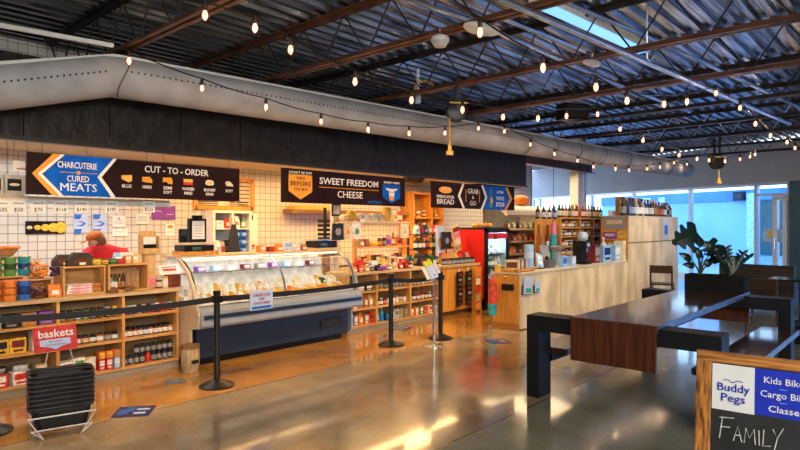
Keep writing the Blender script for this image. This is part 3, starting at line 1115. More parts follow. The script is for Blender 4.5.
def shelf_unit(label, xs, shelves, top, depth=.5, name='shelf_unit', yf=FY):
    root = thing(name, label, 'shelf unit', (0, 0, 0))
    MB().bx(xs[0] - .03, xs[-1] + .03, yf - .02, yf + depth, top - .04, top).build('counter_top', wood('counter_top_pine', (.50, .34, .17), (.66, .48, .27)), root, bevel=.004)
    for x in xs:
        MB().bx(x - .015, x + .015, yf, yf + depth, .08, top - .04).build('upright', PINEZ, root)
    for a, b in zip(xs, xs[1:]):
        for z in shelves:
            MB().bx(a + .015, b - .015, yf, yf + depth - .02, z - .025, z).build('shelf', PINE, root)
    MB().bx(xs[0], xs[-1], yf + depth - .02, yf + depth, .08, top - .04).build('back_panel', wood('back_panel_pine', (.30, .18, .08), (.40, .26, .12)), root)
    MB().bx(xs[0] - .015, xs[-1] + .015, yf + .01, yf + depth, 0, .08).build('plinth', wood('plinth_grey_wood', (.26, .22, .17), (.36, .31, .24)), root)
    return root


TOP = .92
shelf_unit('pine shelf counter left of the glass deli case full of jars and boxes', [.77, 1.43, 2.095, 2.74, 3.36], [.105, .41, .66], TOP)
YI = FY + .09
b1, b2, b3 = 'on top shelf behind basket sign', 'on top shelf, second bay from deli case', 'on the top shelf beside the deli case'
G1 = 'goods on the left shelf unit'
row([('box', (.13, .12, .13, c, d)) for c, d in (('grey', 'kraft'), ('black', 'grey'), ('kraft', 'orange'), ('purple', 'grey'))], 1.56, 2.0, YI, .66, b1, 'picture boxes on the top shelf')
row([('box', (.17, .12, .15, 'gold', 'black')), ('box', (.14, .12, .15, 'yellow', 'maroon')), ('box', (.09, .12, .19, 'white', 'grey'))], 1.60, 1.92, YI, .41, 'on the middle shelf behind the basket sign', 'gift boxes on the middle shelf')
row([('box', (.15, .14, .13, 'red', 'white')), ('box', (.16, .14, .13, 'white', 'red')), ('box', (.10, .12, .16, 'beige', 'white'))], 1.60, 1.96, YI, .105, 'on the bottom shelf behind the baskets', 'boxes on the bottom left shelf')
row([('box', (.14, .10, .06, 'black', 'grey')), ('box', (.13, .10, .06, 'grey', 'silver'))], 1.60, 1.78, YI, .235, 'stacked on the red and white boxes', 'dark tins on the red boxes')
row([('jar', (.034, .115, c, l, d)) for c, l, d in (('olive', 'black', 'grey'), ('amber', 'black', 'olive'), ('grey', 'black', 'white'), ('green', 'black', 'white'), ('darkgreen', 'black', 'white'), ('brown', 'black', 'grey'), ('black', 'grey', 'white'), ('olive', 'gold', 'beige'))], 2.16, 2.68, YI, .66, b2, G1)
row([('jar', (.034, .09, c, 'black', d)) for c, d in (('brown', 'white'), ('black', 'white'), ('maroon', 'white'), ('brown', 'beige'), ('black', 'white'), ('amber', 'white'), ('brown', 'grey'), ('black', 'white'))], 2.16, 2.68, YI, .41, 'on middle shelf, second bay from deli case', G1)
row([('box', (.15, .14, .15, 'white', 'kraft')), ('box', (.12, .12, .17, 'white', 'green')), ('box', (.10, .12, .16, 'beige', 'white'))], 2.19, 2.42, YI, .105, 'on the bottom shelf right of the baskets', 'boxes on the bottom shelf')
row([('box', (.064, .12, .12, c, 'white')) for c in ('red', 'red', 'skyblue')], 2.53, 2.685, YI, .105, 'under the orange cartons, bottom shelf', 'small coffee cartons')
row([('box', (.064, .12, .075, 'orange', c)) for c in ('yellow', 'gold', 'kraft')], 2.53, 2.685, YI, .2255, 'stacked in the coffee cartons, bottom shelf', 'small coffee cartons')
row([('jar', (.027, .10, c, l, d)) for c, l, d in (('black', 'silver', 'skyblue'), ('navy', 'silver', 'white'), ('black', 'silver', 'skyblue'), ('grey', 'black', 'white'), ('black', 'silver', 'white'), ('maroon', 'black', 'pink'), ('maroon', 'grey', 'pink'), ('black', 'white', 'skyblue'), ('red', 'red', 'red'), ('red', 'grey', 'red'), ('navy', 'silver', 'white'))], 2.79, 3.31, YI, .66, b3, G1)
row([('jar', (.027, .10, c, 'black', 'white')) for c in ('amber', 'brown', 'maroon', 'brown', 'navy', 'amber', 'brown', 'maroon', 'brown', 'amber')], 2.79, 3.31, YI, .41, 'on the middle shelf beside the deli case', G1)
row([('jar', (.027, .10, c, 'black', 'white')) for c in ('amber', 'brown', 'maroon', 'brown', 'navy', 'amber', 'brown', 'maroon', 'brown', 'amber')], 2.81, 3.31, YI + .09, .41, 'in back row, middle shelf beside deli case', G1)
row([('jar', (.028, .11, 'red' if k == 4 else 'black', 'red' if k == 4 else 'black', 'red' if k == 4 else 'grey')) for k in range(9)], 2.79, 3.31, YI, .105, 'on the bottom shelf beside the wooden barrel', 'black tins on the bottom shelf', rzj=.3)
row([('jar', (.028, .10, 'black', 'black', 'grey')) for k in range(7)], 2.79 + .065 * 2, 3.31, YI, .215, 'in the upper tier of black bottom-shelf jars', 'black tins on the bottom shelf', rzj=.3)

# things on the left counter ------------------------------------------------
CY = FY + .10


def crate(label, x0, x1, y0, y1, z0, h, mat=PINE, t=.016, cat='crate', name='wooden_crate'):
    r_ = thing(name, label, cat, ((x0 + x1) / 2, y0, z0))
    w_, d = (x1 - x0) / 2, y1 - y0
    MB().bx(-w_, w_, 0, d, 0, t).build('bottom_board', mat, r_)
    MB().bx(-w_, w_, 0, d, h - t, h).build('top_board', mat, r_)
    for s in (-1, 1):
        MB().bx(s * w_ - s * t if s > 0 else -w_, s * w_ if s > 0 else -w_ + t, 0, d, t, h - t).build('side_board', PINEZ, r_)
    MB().bx(-w_ + t, w_ - t, d - t, d, t, h - t).build('back_board', mat, r_)
    return r_


# tubs: stacks of three, the rear ones raised on a low crate
crate('low pine riser under the rear tub stacks on the left counter', 1.42, 1.87, FY + .26, FY + .46, TOP, .22, name='display_riser', cat='riser')
for si, (px, yv, z0, cols, lb) in enumerate(((-6, FY + .08, TOP, ('orange', 'orange', 'orange'), 'far left front stack'), (9.5, FY + .08, TOP, ('orange', 'orange', 'orange'), 'orange front stack'), (24, FY + .08, TOP, ('blue', 'navy', 'blue'), 'blue front stack'),
                                             (-4, FY + .36, TOP + .22, ('olive', 'green', 'olive'), 'far left rear stack'), (10, FY + .36, TOP + .22, ('green', 'darkgreen', 'green'), 'green rear stack'), (24, FY + .36, TOP + .22, ('teal', 'navy', 'teal'), 'teal rear stack'))):
    x = X(px, yv)
    for k in range(3):
        lid = ('amber' if 'orange' in lb or si == 0 else 'navy') if k < 2 else 'orange'
        if si in (3, 4):
            lid = 'olive' if k < 2 else 'beige'
        if si == 5:
            lid = 'teal' if k < 2 else 'beige'
        good('tub', (.066, .066, cols[k], lid), (x, yv, z0 + k * .066), f"{wd(cols[k])} round dip tub, {('bottom', 'middle', 'top')[k]} of the {lb} on the left counter", 'tub', 'stacked dip tubs')
# woven basket rim behind tubs
bk = thing('woven_basket', 'round wicker basket rim showing behind the tub stacks at far left', 'basket', (X(3, FY + .36), FY + .36, TOP + .22 + .198))
bk.location.z = TOP + .4182
MB().lathe([(.08, 0), (.12, .05), (.135, .08), (.12, .08)], seg=18).build('bowl', wood('wicker', (.40, .20, .07), (.60, .36, .14), 'x', .7, 14), bk, True)
MB().tube([(.14 * math.cos(a * PI / 9), .14 * math.sin(a * PI / 9), .085) for a in range(18)], .014, 6, True).build('rim', cm('orange', .6), bk, True)
# wire basket of crackers on riser, jar and packet in front
crate('small pine riser under the wire bowl of orange crackers', 1.90, 2.12, FY + .24, FY + .46, TOP, .18, name='display_riser', cat='riser')
bw = thing('wire_bowl', 'wire bowl heaped with orange crackers on the left counter', 'bowl', (2.0, FY + .36, TOP + .183))
m = MB()
for k in range(5):
    m.tube([((.07 + .012 * k) * math.cos(a * PI / 10), (.07 + .012 * k) * math.sin(a * PI / 10), .003 + .03 * k) for a in range(20)], .003, 5, True)
for a in range(12):
    c_, s_ = math.cos(a * PI / 6), math.sin(a * PI / 6)
    m.tube([(.07 * c_, .07 * s_, .003), (.118 * c_, .118 * s_, .123)], .0025, 5)
m.build('wire_cage', STEEL, bw)
m = MB()
for k in range(60):
    a, r_ = random.uniform(0, 6.28), .105 * math.sqrt(random.random())
    zz = .02 + random.random() * (.2 - r_)
    m.bx(-.025, .025, -.02, .02, -.006, .006, Matrix.Translation((r_ * math.cos(a), r_ * math.sin(a), zz)) @ Matrix.Rotation(random.uniform(-1, 1), 4, 'X') @ Matrix.Rotation(random.uniform(-1, 1), 4, 'Y'))
o = m.build('cracker_pile', pm('cracker_orange', (.80, .30, .05), .7, 0, .25, 14), bw)
o['kind'] = 'stuff'
gj = thing('glass_jar', 'large glass jar of dark sweets in front of the wire bowl', 'jar', (X(38, CY), CY, TOP))
MB().lathe([(.075, 0), (.09, .03), (.09, .11), (.06, .13), (.06, .15), (.056, .15), (.056, .13)], seg=18).build('glass', CLEAR, gj, True)
m = MB()
for k in range(45):
    a, r_ = random.uniform(0, 6.28), .066 * math.sqrt(random.random())
    m.sph((r_ * math.cos(a), r_ * math.sin(a), .02 + random.random() * .08), .016, (1, 1, .8), 6)
o = m.build('sweets', pm('dark_sweets', (.14, .035, .025), .35, 0, .5, 22), gj, True)
o['kind'] = 'stuff'
good('bag', (.12, .08, .13, 'orange', 'white'), (X(54, CY), CY, TOP), 'orange packet with white label beside the glass jar of sweets', 'packet', name='packet')
gb = thing('bunch', 'dark purple bunch on a small stand above the orange packet', 'fruit', (2.125, FY + .20, TOP))
MB().lathe([(.05, 0), (.012, .02), (.012, .17), (.06, .185), (.06, .19)], seg=14).build('stand', CLEAR, gb, True)
m = MB()
for k in range(26):
    a = random.uniform(0, 6.28)
    r_ = random.uniform(0, .05)
    m.sph((r_ * math.cos(a), r_ * math.sin(a), .21 + random.random() * .08), .019, (1, 1, 1), 8)
m.build('berries', pm('dark_purple_berry', (.05, .018, .06), .3, 0, .4, 10), gb, True)

# two open crates
k1 = crate('open fronted pine crate under two dark paper bags', X(62, CY), X(104, CY), FY + .06, FY + .36, TOP, .30)
k2 = crate('open fronted pine crate holding dark jars and bread sticks', X(107, CY), X(147, CY), FY + .06, FY + .36, TOP, .30)
x1, x2 = X(62, CY), X(104, CY)
for k in range(3):
    good('box', (.26, .16, .03, 'white', 'pink'), (x1 + .17 + .006 * k, FY + .17, TOP + .018 + k * .03), f"white flat packet, {('bottom', 'middle', 'top')[k]} of the pile inside the left pine crate", 'packet', 'white packets in the crate', 0, 'flat_packet')
good('box', (.10, .10, .09, 'kraft', 'amber'), (x2 - .08, FY + .14, TOP + .018), 'small brown box in the right corner of the left pine crate', 'box')
for k, (px, s) in enumerate(((67, .9), (80, 1.05))):
    q = thing('paper_bag', ['dark brown paper bag lying on the left pine crate, left one', 'larger dark brown paper bag with window lying on left pine crate'][k], 'bag', (X(px - 1, FY + .2), FY + .2 - .09 * k + .06, TOP + .30))
    MB().prism([(-.13 * s, 0), (.13 * s, 0), (.125 * s, .06), (.08 * s, .13 * s), (-.07 * s, .135 * s), (-.125 * s, .06)], -.04, .04).build('body', pm('dark_paper', (.045, .03, .022), .6, 0, .3, 6), q, bevel=.012)
    MB().bx(-.07, .08, -.043, -.038, .03, .075).build('window_patch', cm('brown', .3), q)
    MB().bx(-.02, .04, -.046, -.040, .012, .036).build('paper_label', PAPER, q)
row([('bottle', (.024, .17, c, 'black', d)) for c, d in (('darkgreen', 'grey'), ('grey', 'white'), ('darkgreen', 'white'), ('brown', 'amber'), ('black', 'kraft'))], X(111, CY), X(127, CY), FY + .2, TOP + .018, 'inside the right pine crate', 'bottles in the crate')
for k in range(6):
    o = MB().tube([(0, 0, .012), (.02, .04, .20)], .010, 7).build('bread_stick', cm('tan' if k % 2 else 'kraft', .7), None, True, loc=(X(128 + k * 2.3, CY), FY + .14, TOP + .016))
    tag(o, f"long bread stick leaning in the right pine crate, {ORD[k]} from its left", 'bread', 'bread sticks in the crate')
for k, px in enumerate((114, 131)):
    q = thing('snack_basket', ['small basket of nuts at front left of the right pine crate', 'small basket of nuts at front right of the right pine crate'][k], 'basket', (X(px, FY + .02), FY + .045, TOP))
    MB().lathe([(.035, 0), (.062, .03), (.066, .034), (.055, .034)], seg=14).build('bowl', cm('kraft', .7), q, True)
    m = MB()
    for t_ in range(22):
        a, r_ = random.uniform(0, 6.28), random.uniform(0, .05)
        m.sph((r_ * math.cos(a), r_ * math.sin(a), .034 + random.random() * (.025 - .3 * r_)), .011, (1.2, 1, .8), 6)
    o = m.build('nuts', pm('brown_nuts', (.26, .11, .04), .6, 0, .4, 20), q, True)
    o['kind'] = 'stuff'
# on top of the crates
row([('box', (.10, .09, .07, 'olive', 'yellow')), ('box', (.09, .08, .06, 'darkgreen', 'gold')), ('box', (.09, .08, .06, 'black', 'green')), ('box', (.09, .08, .055, 'maroon', 'red')), ('box', (.07, .07, .09, 'orange', 'white')), ('box', (.07, .07, .09, 'gold', 'white'))], X(98, CY), X(137, CY), FY + .16, TOP + .30, 'along the top of the pine crates', 'boxes on the crates')
row([('bag', (.09, .06, .12, c, d)) for c, d in (('skyblue', 'white'), ('white', 'blue'), ('white', 'skyblue'), ('beige', 'orange'))], X(118, FY + .3), X(136, FY + .3), FY + .32, TOP + .30, 'in the back row upon the right crate', 'bags on the crates')
# tall cardboard stand with a tray of sachets
q = thing('display_stand', 'tall cardboard stand with a tray of white sachets on top', 'display stand', (X(154.5, CY), CY + .10, TOP))
KR = wood('cardboard', (.56, .34, .13), (.66, .42, .18), 'z', .8)
MB().bx(-.075, .075, -.02, .14, 0, .16).build('base_box', KR, q)
MB().bx(-.055, .055, -.025, -.018, .03, .12).build('picture_panel', cm('pink', .5), q)
MB().bx(-.06, .06, 0, .10, .16, .40).build('column', KR, q)
m = MB()
m.bx(-.035, .035, -.003, .002, .20, .37)
m.build('printed_text_panel', pm('tan_print', (.62, .44, .22), .8), q)
MB().bx(-.10, .10, -.03, .10, .40, .46).build('tray', KR, q)
MB().prism([(-.10, .46), (.10, .46), (.10, .62), (.085, .66), (-.085, .66), (-.10, .62)], .07, .10).build('back_card', KR, q)
for s in (-1, 1):
    MB().bx(s * .095 - .005, s * .095 + .005, -.02, .08, .46, .60).build('side_card', KR, q)
for k in range(3):
    z = MB().bx(-.028, .028, 0, .02, 0, .13).build('sachet', PAPER, q, loc=(-.055 + .055 * k, .035, .46))
    MB().bx(-.028, .028, -.003, .0, 0, .045).build('sachet_base', BLACKP, z)
row([('jar', (.032, .12, 'brown', 'silver', 'beige')), ('jar', (.034, .13, 'cream', 'gold', 'white'))], X(160, CY), X(166, CY), CY + .02, TOP, 'on the counter beside the cardboard stand', 'jars beside the stand')
q = good('box', (.15, .12, .15, 'maroon', 'brown'), (X(174.5, CY), CY + .05, TOP), 'dark maroon box at the right end of the left counter', 'box')
q = thing('paper_sign', 'leaning printed paper sign lying on the dark maroon box', 'sign', (X(173, CY), CY + .03, TOP + .1515))
Mt = Matrix.Rotation(R(-35), 4, 'X')
MB().bx(-.14, .12, 0, .004, 0, .13, Mt).build('sheet', PAPER, q)
MB().bx(-.09, .07, -.003, 0, .045, .075, Mt).build('heading', cm('red', .6), q)
MB().bx(-.10, .08, -.003, 0, .09, .105, Mt).build('print_line', cm('grey', .6), q)
good('bag', (.15, .08, .11, 'skyblue', 'white'), (X(161, FY + .3), FY + .33, TOP + .0), 'pale blue bag standing behind the cardboard stand', 'bag')
# wooden barrel and paddle at the deli case corner
q = thing('barrel', 'small slatted wooden barrel on the floor at the deli case corner', 'barrel', on_z(190.3, 371, 0))
MB().lathe([(.088, 0), (.10, .05), (.105, .15), (.098, .26), (.092, .27)], seg=16).build('staves', wood('barrel_wood', (.34, .24, .13), (.55, .42, .25), 'z', .6, 8), q, True)
MB().lathe([(.099, .26), (.102, .26), (.102, .30), (.095, .30)], seg=16).build('rim', wood('barrel_rim', (.20, .10, .04), (.30, .16, .07)), q, True)
MB().bx(-.04, .04, -.109, -.098, .10, .14).build('printed_mark', cm('black', .6), q)

# price tags on their hanging rail
TY = 6.62
q = thing('hanging_shelf', 'narrow hanging rail shelf carrying the row of price cards', 'shelf', (0, TY, 0))
MB().bx(.9, X(170, TY), .0, .22, 1.905, 1.935).build('board', wood('rail_wood', (.40, .28, .16), (.55, .42, .26)), q)
MB().bx(.9, X(170, TY), -.012, 0, 1.86, 1.905).build('white_rail', pm('rail_white', (.66, .65, .62), .4), q)
for px in (10, 90, 168):
    MB().cyl((X(px, TY), .1, 1.935), (X(px, TY), .1, 2.6), .0025, None, 6).build('wire', BLACK, q)
for (px, a, b) in ((2.5, 'Serves 4', '$35'), (18.5, 'Serves 6', '$50'), (38.5, 'Serves 12', '$75'), (61, 'Serves 15', '$110'), (81.5, 'Serves 20', '$140'), (111.5, 'Serves 30', '$195'), (149, 'Serves 35', '$225')):
    p = on_y(px, 207, TY - .02)
    t_ = thing('price_card', f"white price card reading {b} on the hanging rail", 'price card', (p.x, TY - .02, p.z), 0, 'price cards on the rail')
    MB().bx(-.068, .068, 0, .004, -.062, .062).build('card', PAPER, t_)
    txt(a, DKT, t_, (0, -.002, .028), .018, .085)
    txt(b, DKT, t_, (0, -.002, -.045), .038, .02 * len(b) + .015)
for k, (px, lb) in enumerate(((-6.5, 'grey framed photograph at far left on the hanging rail shelf'), (14.5, 'grey framed dark photograph beside the left hanging sign'))):
    p = on_y(px, 200, TY + .06)
    t_ = thing('picture_frame', lb, 'picture', (p.x, TY + .06, 1.935), 0)
    MB().bx(-.095, .095, 0, .02, 0, .21).build('frame', pm('grey_frame', (.45, .44, .42), .5), t_, bevel=.004)
    MB().bx(-.06, .06, -.003, 0, .05, .165).build('photo', BLACKP, t_)
    MB().sph((0, -.003, .11), .03, (1.6, .1, .5), 10).build('photo_highlight', cm('beige', .5), t_)
t_ = thing('notice', 'white hanging notice left of the blue and brown sign', 'notice', on_y(20, 166, 6.75))
MB().bx(-.06, .075, 0, .004, -.05, .05).build('sheet', PAPER, t_)
MB().bx(-.03, .06, -.003, 0, -.035, -.025).build('print_line', cm('red'), t_)
for s in (-.05, .065):
    MB().cyl((s, .002, .05), (s, .002, 2.6 - t_.location.z), .003, None, 5).build('wire', STEEL, t_)

# ------------------------------------------------------------------ back wall posters and boards
WY = 8.585


def poster(name, label, px0, px1, py0, py1, mat, cat='poster', parts=(), yv=WY):
    a, b = on_y(px0, py0, yv), on_y(px1, py1, yv)
    r_ = thing(name, label, cat, ((a.x + b.x) / 2, yv, (a.z + b.z) / 2))
    w_, h_ = (b.x - a.x) / 2, (a.z - on_y(px0, py1, yv).z) / 2
    MB().bx(-w_, w_, 0, .012, -h_, h_).build('board', mat, r_)
    for (nm, u0, u1, v0, v1, mt) in parts:
        MB().bx(w_ * u0, w_ * u1, -.004, 0, h_ * v0, h_ * v1).build(nm, mt, r_)
    return r_, w_, h_


r_, w_, h_ = poster('cheese_poster', 'black wall poster with a row of yellow cheese shapes', 25.5, 64.5, 221, 234, BLACKP)
for k in range(5):
    cx = -w_ * .8 + w_ * .4 * k
    MB().sph((cx, 0, 0), .03 + .008 * k, (1.1, .12, .75 + .12 * k), 12).build('cheese_picture', cm('yellow' if k else 'cream', .5), r_)
for k, (a, b) in enumerate(((73.5, 88), (92.5, 107))):
    r_, w_, h_ = poster('blue_poster', ['blue and white poster, left one of the pair above the person', 'blue and white poster, right one of the pair above the person'][k], a, b, 214.5, 233, PAPERB)
    for v in (.75, -.85):
        MB().prism([(-w_ * .9, h_ * v - .03), (-w_ * .1, h_ * v - .03), (w_ * .15, h_ * v + .035), (-w_ * .9, h_ * v + .035)], -.004, 0).build('blue_flag', cm('blue'), r_)
    MB().prism([(w_ * .85 * c, h_ * .35 * s) for c, s in ((-1, -.7), (.2, -.8), (.9, 0), (.2, .8), (-.6, .7), (.3, .3), (.4, 0), (.1, -.3))], -.004, 0).build('blue_swoosh', cm('blue'), r_)
PT = pm('print_grey', (.33, .33, .36), .7)
lines = [('print_line', -.7, .7, .5 - .3 * k, .58 - .3 * k, PT) for k in range(4)]
poster('certificate', 'white certificate with a small crest right of blue posters', 112.5, 125.5, 216, 227, PAPER, 'certificate', [('crest', -.15, .15, .3, .75, PT)] + lines[2:])
poster('notice', 'small white notice directly below the certificate', 112.5, 128, 229, 236, PAPER, 'notice', lines[1:2])
poster('notice', 'white printed notice left of the purple posters', 136, 149, 214, 224, PAPER, 'notice', lines)
poster('purple_poster', 'left one of two purple wall posters', 152, 163, 206, 219.5, cm('purple'), 'poster', [('print_line', -.6, .6, .2, .3, PAPERB)])
poster('purple_poster', 'right one of two purple wall posters', 164, 175.5, 206, 219.5, cm('purple'), 'poster', [('print_line', -.6, .6, -.3, -.2, PAPERB)])
poster('notice', 'white notice with orange picture below the purple posters', 165.5, 175, 224, 236, PAPER, 'notice', [('picture', -.5, .5, .3, .8, cm('orange'))] + lines[3:])
r_, w_, h_ = poster('menu_board', 'large orange framed menu board behind the left hanging sign', 195, 252, 178, 208, pm('menu_beige', (.60, .50, .38), .7), 'menu board', [])
m = MB()
for s in (-1, 1):
    m.bx(s * w_ - .03, s * w_ + .03, -.02, .02, -h_ - .03, h_ + .03)
    m.bx(-w_, w_, -.02, .02, s * h_ - .03, s * h_ + .03)
m.build('frame', ORANGEW, r_)
MB().bx(-w_ * .95, w_ * .35, -.006, 0, -h_ * .55, h_ * .95).build('dark_panel', DKT, r_)
for c in (-.55, .55):
    for k in range(4):
        MB().bx(w_ * (c - .38), w_ * (c + .30), -.008, 0, -h_ * .62 - .03 * k, -h_ * .62 - .03 * k + .012).build('print_line', DKT, r_)
for k in range(8):
    MB().bx(w_ * .5, w_ * .9, -.008, 0, h_ * .8 - .065 * k, h_ * .8 - .065 * k + .014).build('print_line', DKT, r_)

# doorway niche with stock and the white notice door
a, b = on_y(207, 213, WY - .01), on_y(240, 262, WY - .01)
q = thing('stock_rack', 'open white rack of colourful stock in the back doorway', 'rack', (0, WY - .06, 0))
mB = MB().bx(a.x, b.x, .04, .055, 0, a.z)
mB.build('back_panel', pm('niche_grey_blue', (.30, .36, .42), .7), q)
for z in (.5, 1.19, 1.60):
    MB().bx(a.x, b.x, -.22, .04, z - .02, z).build('shelf', WHITE, q)
for x in (a.x - .03, (a.x + b.x) / 2, b.x + .03):
    MB().bx(x - .018, x + .018, -.22, .05, 0, a.z).build('post', WHITE, q)
MB().bx(a.x - .05, b.x + .05, -.22, .05, a.z, a.z + .04).build('top_rail', WHITE, q)
mid = (a.x + b.x) / 2
row([('box', (.13, .14, .12, 'white', 'skyblue')), ('bag', (.08, .1, .16, 'red', 'white'))], a.x + .08, mid - .08, WY - .2, 1.60, 'on the top shelf of the doorway rack', 'stock in the doorway rack')
row([('bag', (.11, .10, .2, 'white', 'grey')), ('bottle', (.035, .2, 'green', 'red', 'white'))], mid + .09, b.x - .06, WY - .2, 1.60, 'on the upper right of the doorway rack', 'stock in the doorway rack')
row([('bag', (.08, .10, .22, c, d)) for c, d in (('white', 'skyblue'), ('grey', 'red'), ('black', 'grey'))], a.x + .065, mid - .078, WY - .2, 1.19, 'on the lower left of the doorway rack', 'stock in the doorway rack')
for k in range(6):
    good('bag', (.115, .12, .13, 'blue', 'skyblue'), (mid + .085 + .13 * (k % 2), WY - .2, 1.19 + .13 * (k // 2)), f"crinkled blue bag, {ORD[k]} counting up the blue pile in the doorway rack", 'bag', 'blue bags in the doorway rack')
q = thing('apron', 'dark apron hanging from the middle post of the doorway rack', 'apron', (mid - .02, WY - .33, 1.66))
MB().prism([(-.03, 0), (.03, 0), (.09, -.25), (.13, -.85), (-.13, -.85), (-.09, -.25)], -.02, .02).build('cloth', pm('dark_cloth', (.02, .025, .04), .9), q, bevel=.008)
MB().tube([(-.03, 0, 0), (-.02, .02, .10), (.02, .02, .10), (.03, 0, 0)], .006, 6).build('neck_strap', BLACK, q)
r_, w_, h_ = poster('notice_door', 'tall white door covered with printed notices beside doorway rack', 242.5, 257.5, 213, 270, WHITE, 'door', [('blue_notice', -.6, .2, .2, .55, PAPERB), ('notice', -.7, .7, -.05, .15, PAPER), ('black_clip', -.3, .4, .78, .95, BLACKP), ('print_line', -.5, .1, .5, .53, cm('blue')), ('print_line', -.6, .5, .0, .03, PT), ('print_line', -.5, .6, -.28, -.22, PT), ('red_print', .2, .6, -.2, -.1, cm('red'))], WY - .02)

# ------------------------------------------------------------------ person behind the counter, back turned, leaning over
p0 = on_y(98, 240, 7.44)
pe = thing('person', 'person in red shirt and orange cap bending behind the left counter', 'person', (p0.x, 7.47, 0))


def skin_body(name, joints, edges, mat, parent, root=0, sub=2):
    me = bpy.data.meshes.new(name)
    me.from_pydata([j[0] for j in joints], edges, [])
    o = bpy.data.objects.new(name, me)
    C.objects.link(o)
    sk = o.modifiers.new('skin', 'SKIN')
    for i, j in enumerate(joints):
        v = me.skin_vertices[0].data[i]
        v.radius = j[1] if isinstance(j[1], tuple) else (j[1], j[1])
        v.use_root = (i == root)
    ss = o.modifiers.new('sub', 'SUBSURF')
    ss.levels = ss.render_levels = sub
    dg = bpy.context.evaluated_depsgraph_get()
    dg.update()
    nm = bpy.data.meshes.new_from_object(o.evaluated_get(dg))
    bpy.data.objects.remove(o)
    nm.materials.clear()
    for m_ in (mat if isinstance(mat, list) else [mat]):
        nm.materials.append(m_)
    nm.polygons.foreach_set('use_smooth', [True] * len(nm.polygons))
    return link(name, nm, parent)


SKIN = pm('skin', (.62, .34, .22), .5, 0, .08)
REDC = pm('red_shirt_cloth', (.52, .015, .03), .85, 0, .2, 6)
JEAN = pm('dark_trousers', (.03, .04, .07), .9)
# body: one continuous skinned surface (pelvis root)
J = [((.24, .05, .95), (.17, .12)), ((.20, .02, 1.12), (.16, .11)), ((.08, -.02, 1.30), (.19, .12)), ((.01, -.04, 1.385), (.10, .08)), ((-.03, -.05, 1.43), .05), ((-.05, -.06, 1.47), .05),
     ((.22, -.14, 1.31), .075), ((.24, -.34, 1.12), .055), ((.10, -.42, 1.00), .04), ((.02, -.44, .98), .035),
     ((-.14, -.06, 1.33), .075), ((-.22, -.26, 1.13), .055), ((-.14, -.40, 1.00), .04), ((-.08, -.44, .98), .035),
     ((.15, .05, .86), .10), ((.13, .02, .50), .07), ((.13, .06, .09), .05), ((.13, -.10, .04), .04),
     ((.33, .05, .86), .10), ((.34, .02, .50), .07), ((.34, .06, .09), .05), ((.34, -.10, .04), .04)]
E = [(0, 1), (1, 2), (2, 3), (3, 4), (4, 5), (2, 6), (6, 7), (7, 8), (8, 9), (2, 10), (10, 11), (11, 12), (12, 13), (0, 14), (14, 15), (15, 16), (16, 17), (0, 18), (18, 19), (19, 20), (20, 21)]
bd = skin_body('body', J, E, [REDC, JEAN, SKIN], pe)
for p in bd.data.polygons:
    c = p.center
    if c.z < .93:
        p.material_index = 1
    if c.z > 1.415 and abs(c.x + .04) < .1:
        p.material_index = 2
    if (c.y < -.30 and c.z < 1.09):
        p.material_index = 2
hd = MB()
Mh = Matrix.Translation((-.03, -.05, 1.455)) @ Matrix.Rotation(R(-112), 4, 'Z') @ Matrix.Rotation(R(20), 4, 'X') @ Matrix.Diagonal((.86, .86, .86, 1))
hd.sph((0, 0, 0), .098, (.84, .98, 1.2), 18, Mh)
hd.sph((-.02, -.092, -.01), .02, (.8, 1.0, 1.3), 8, Mh)
for s in (-1, 1):
    hd.sph((s * .083, .005, -.01), .026, (.4, .8, 1.2), 8, Mh)
hd.build('head', SKIN, pe, True)
m = MB()
for s in (-1, 1):
    m.sph((s * .033 - .005, -.086, .012), .011, (1, .5, .7), 8, Mh)
m.build('eyes', BLACKP, pe)
MB().sph((0, -.084, -.055), .02, (1.2, .5, .35), 8, Mh).build('mouth', pm('lips', (.42, .13, .11), .5), pe)
MB().sph((.0, .034, -.005), .106, (.92, .90, 1.12), 16, Mh).build('hair', pm('auburn_hair', (.16, .05, .02), .6, 0, .4, 20), pe, True)
cp = MB().sph((.0, .004, .075), .110, (.92, 1.02, .66), 18, Mh)
cp.build('cap', pm('orange_cap_cloth', (.50, .13, .015), .85, 0, .12), pe, True)
MB().sph((0, -.12, .045), .085, (.95, 1.0, .12), 14, Mh).build('cap_brim', pm('orange_cap_cloth', (.72, .20, .02)), pe, True)
# hands with fingers, resting over the back edge of the counter
for s, (hx, hy, hz) in ((1, (.03, -.46, .945)), (-1, (-.09, -.46, .945))):
    m = MB().sph((hx, hy - .02, hz), .04, (.95, 1.1, .45), 10)
    for f in range(4):
        fx = hx + (f - 1.5) * .019
        L = (.065, .075, .07, .055)[f]
        m.tube([(fx, hy - .05, hz), (fx, hy - .05 - L * .55, hz + .004), (fx, hy - .05 - L, hz - .012)], [.009, .0085, .007], 7)
    m.tube([(hx - s * .03, hy - .01, hz), (hx - s * .055, hy - .035, hz), (hx - s * .05, hy - .065, hz - .006)], [.011, .010, .008], 7)
    m.build('hand', SKIN, pe, True)

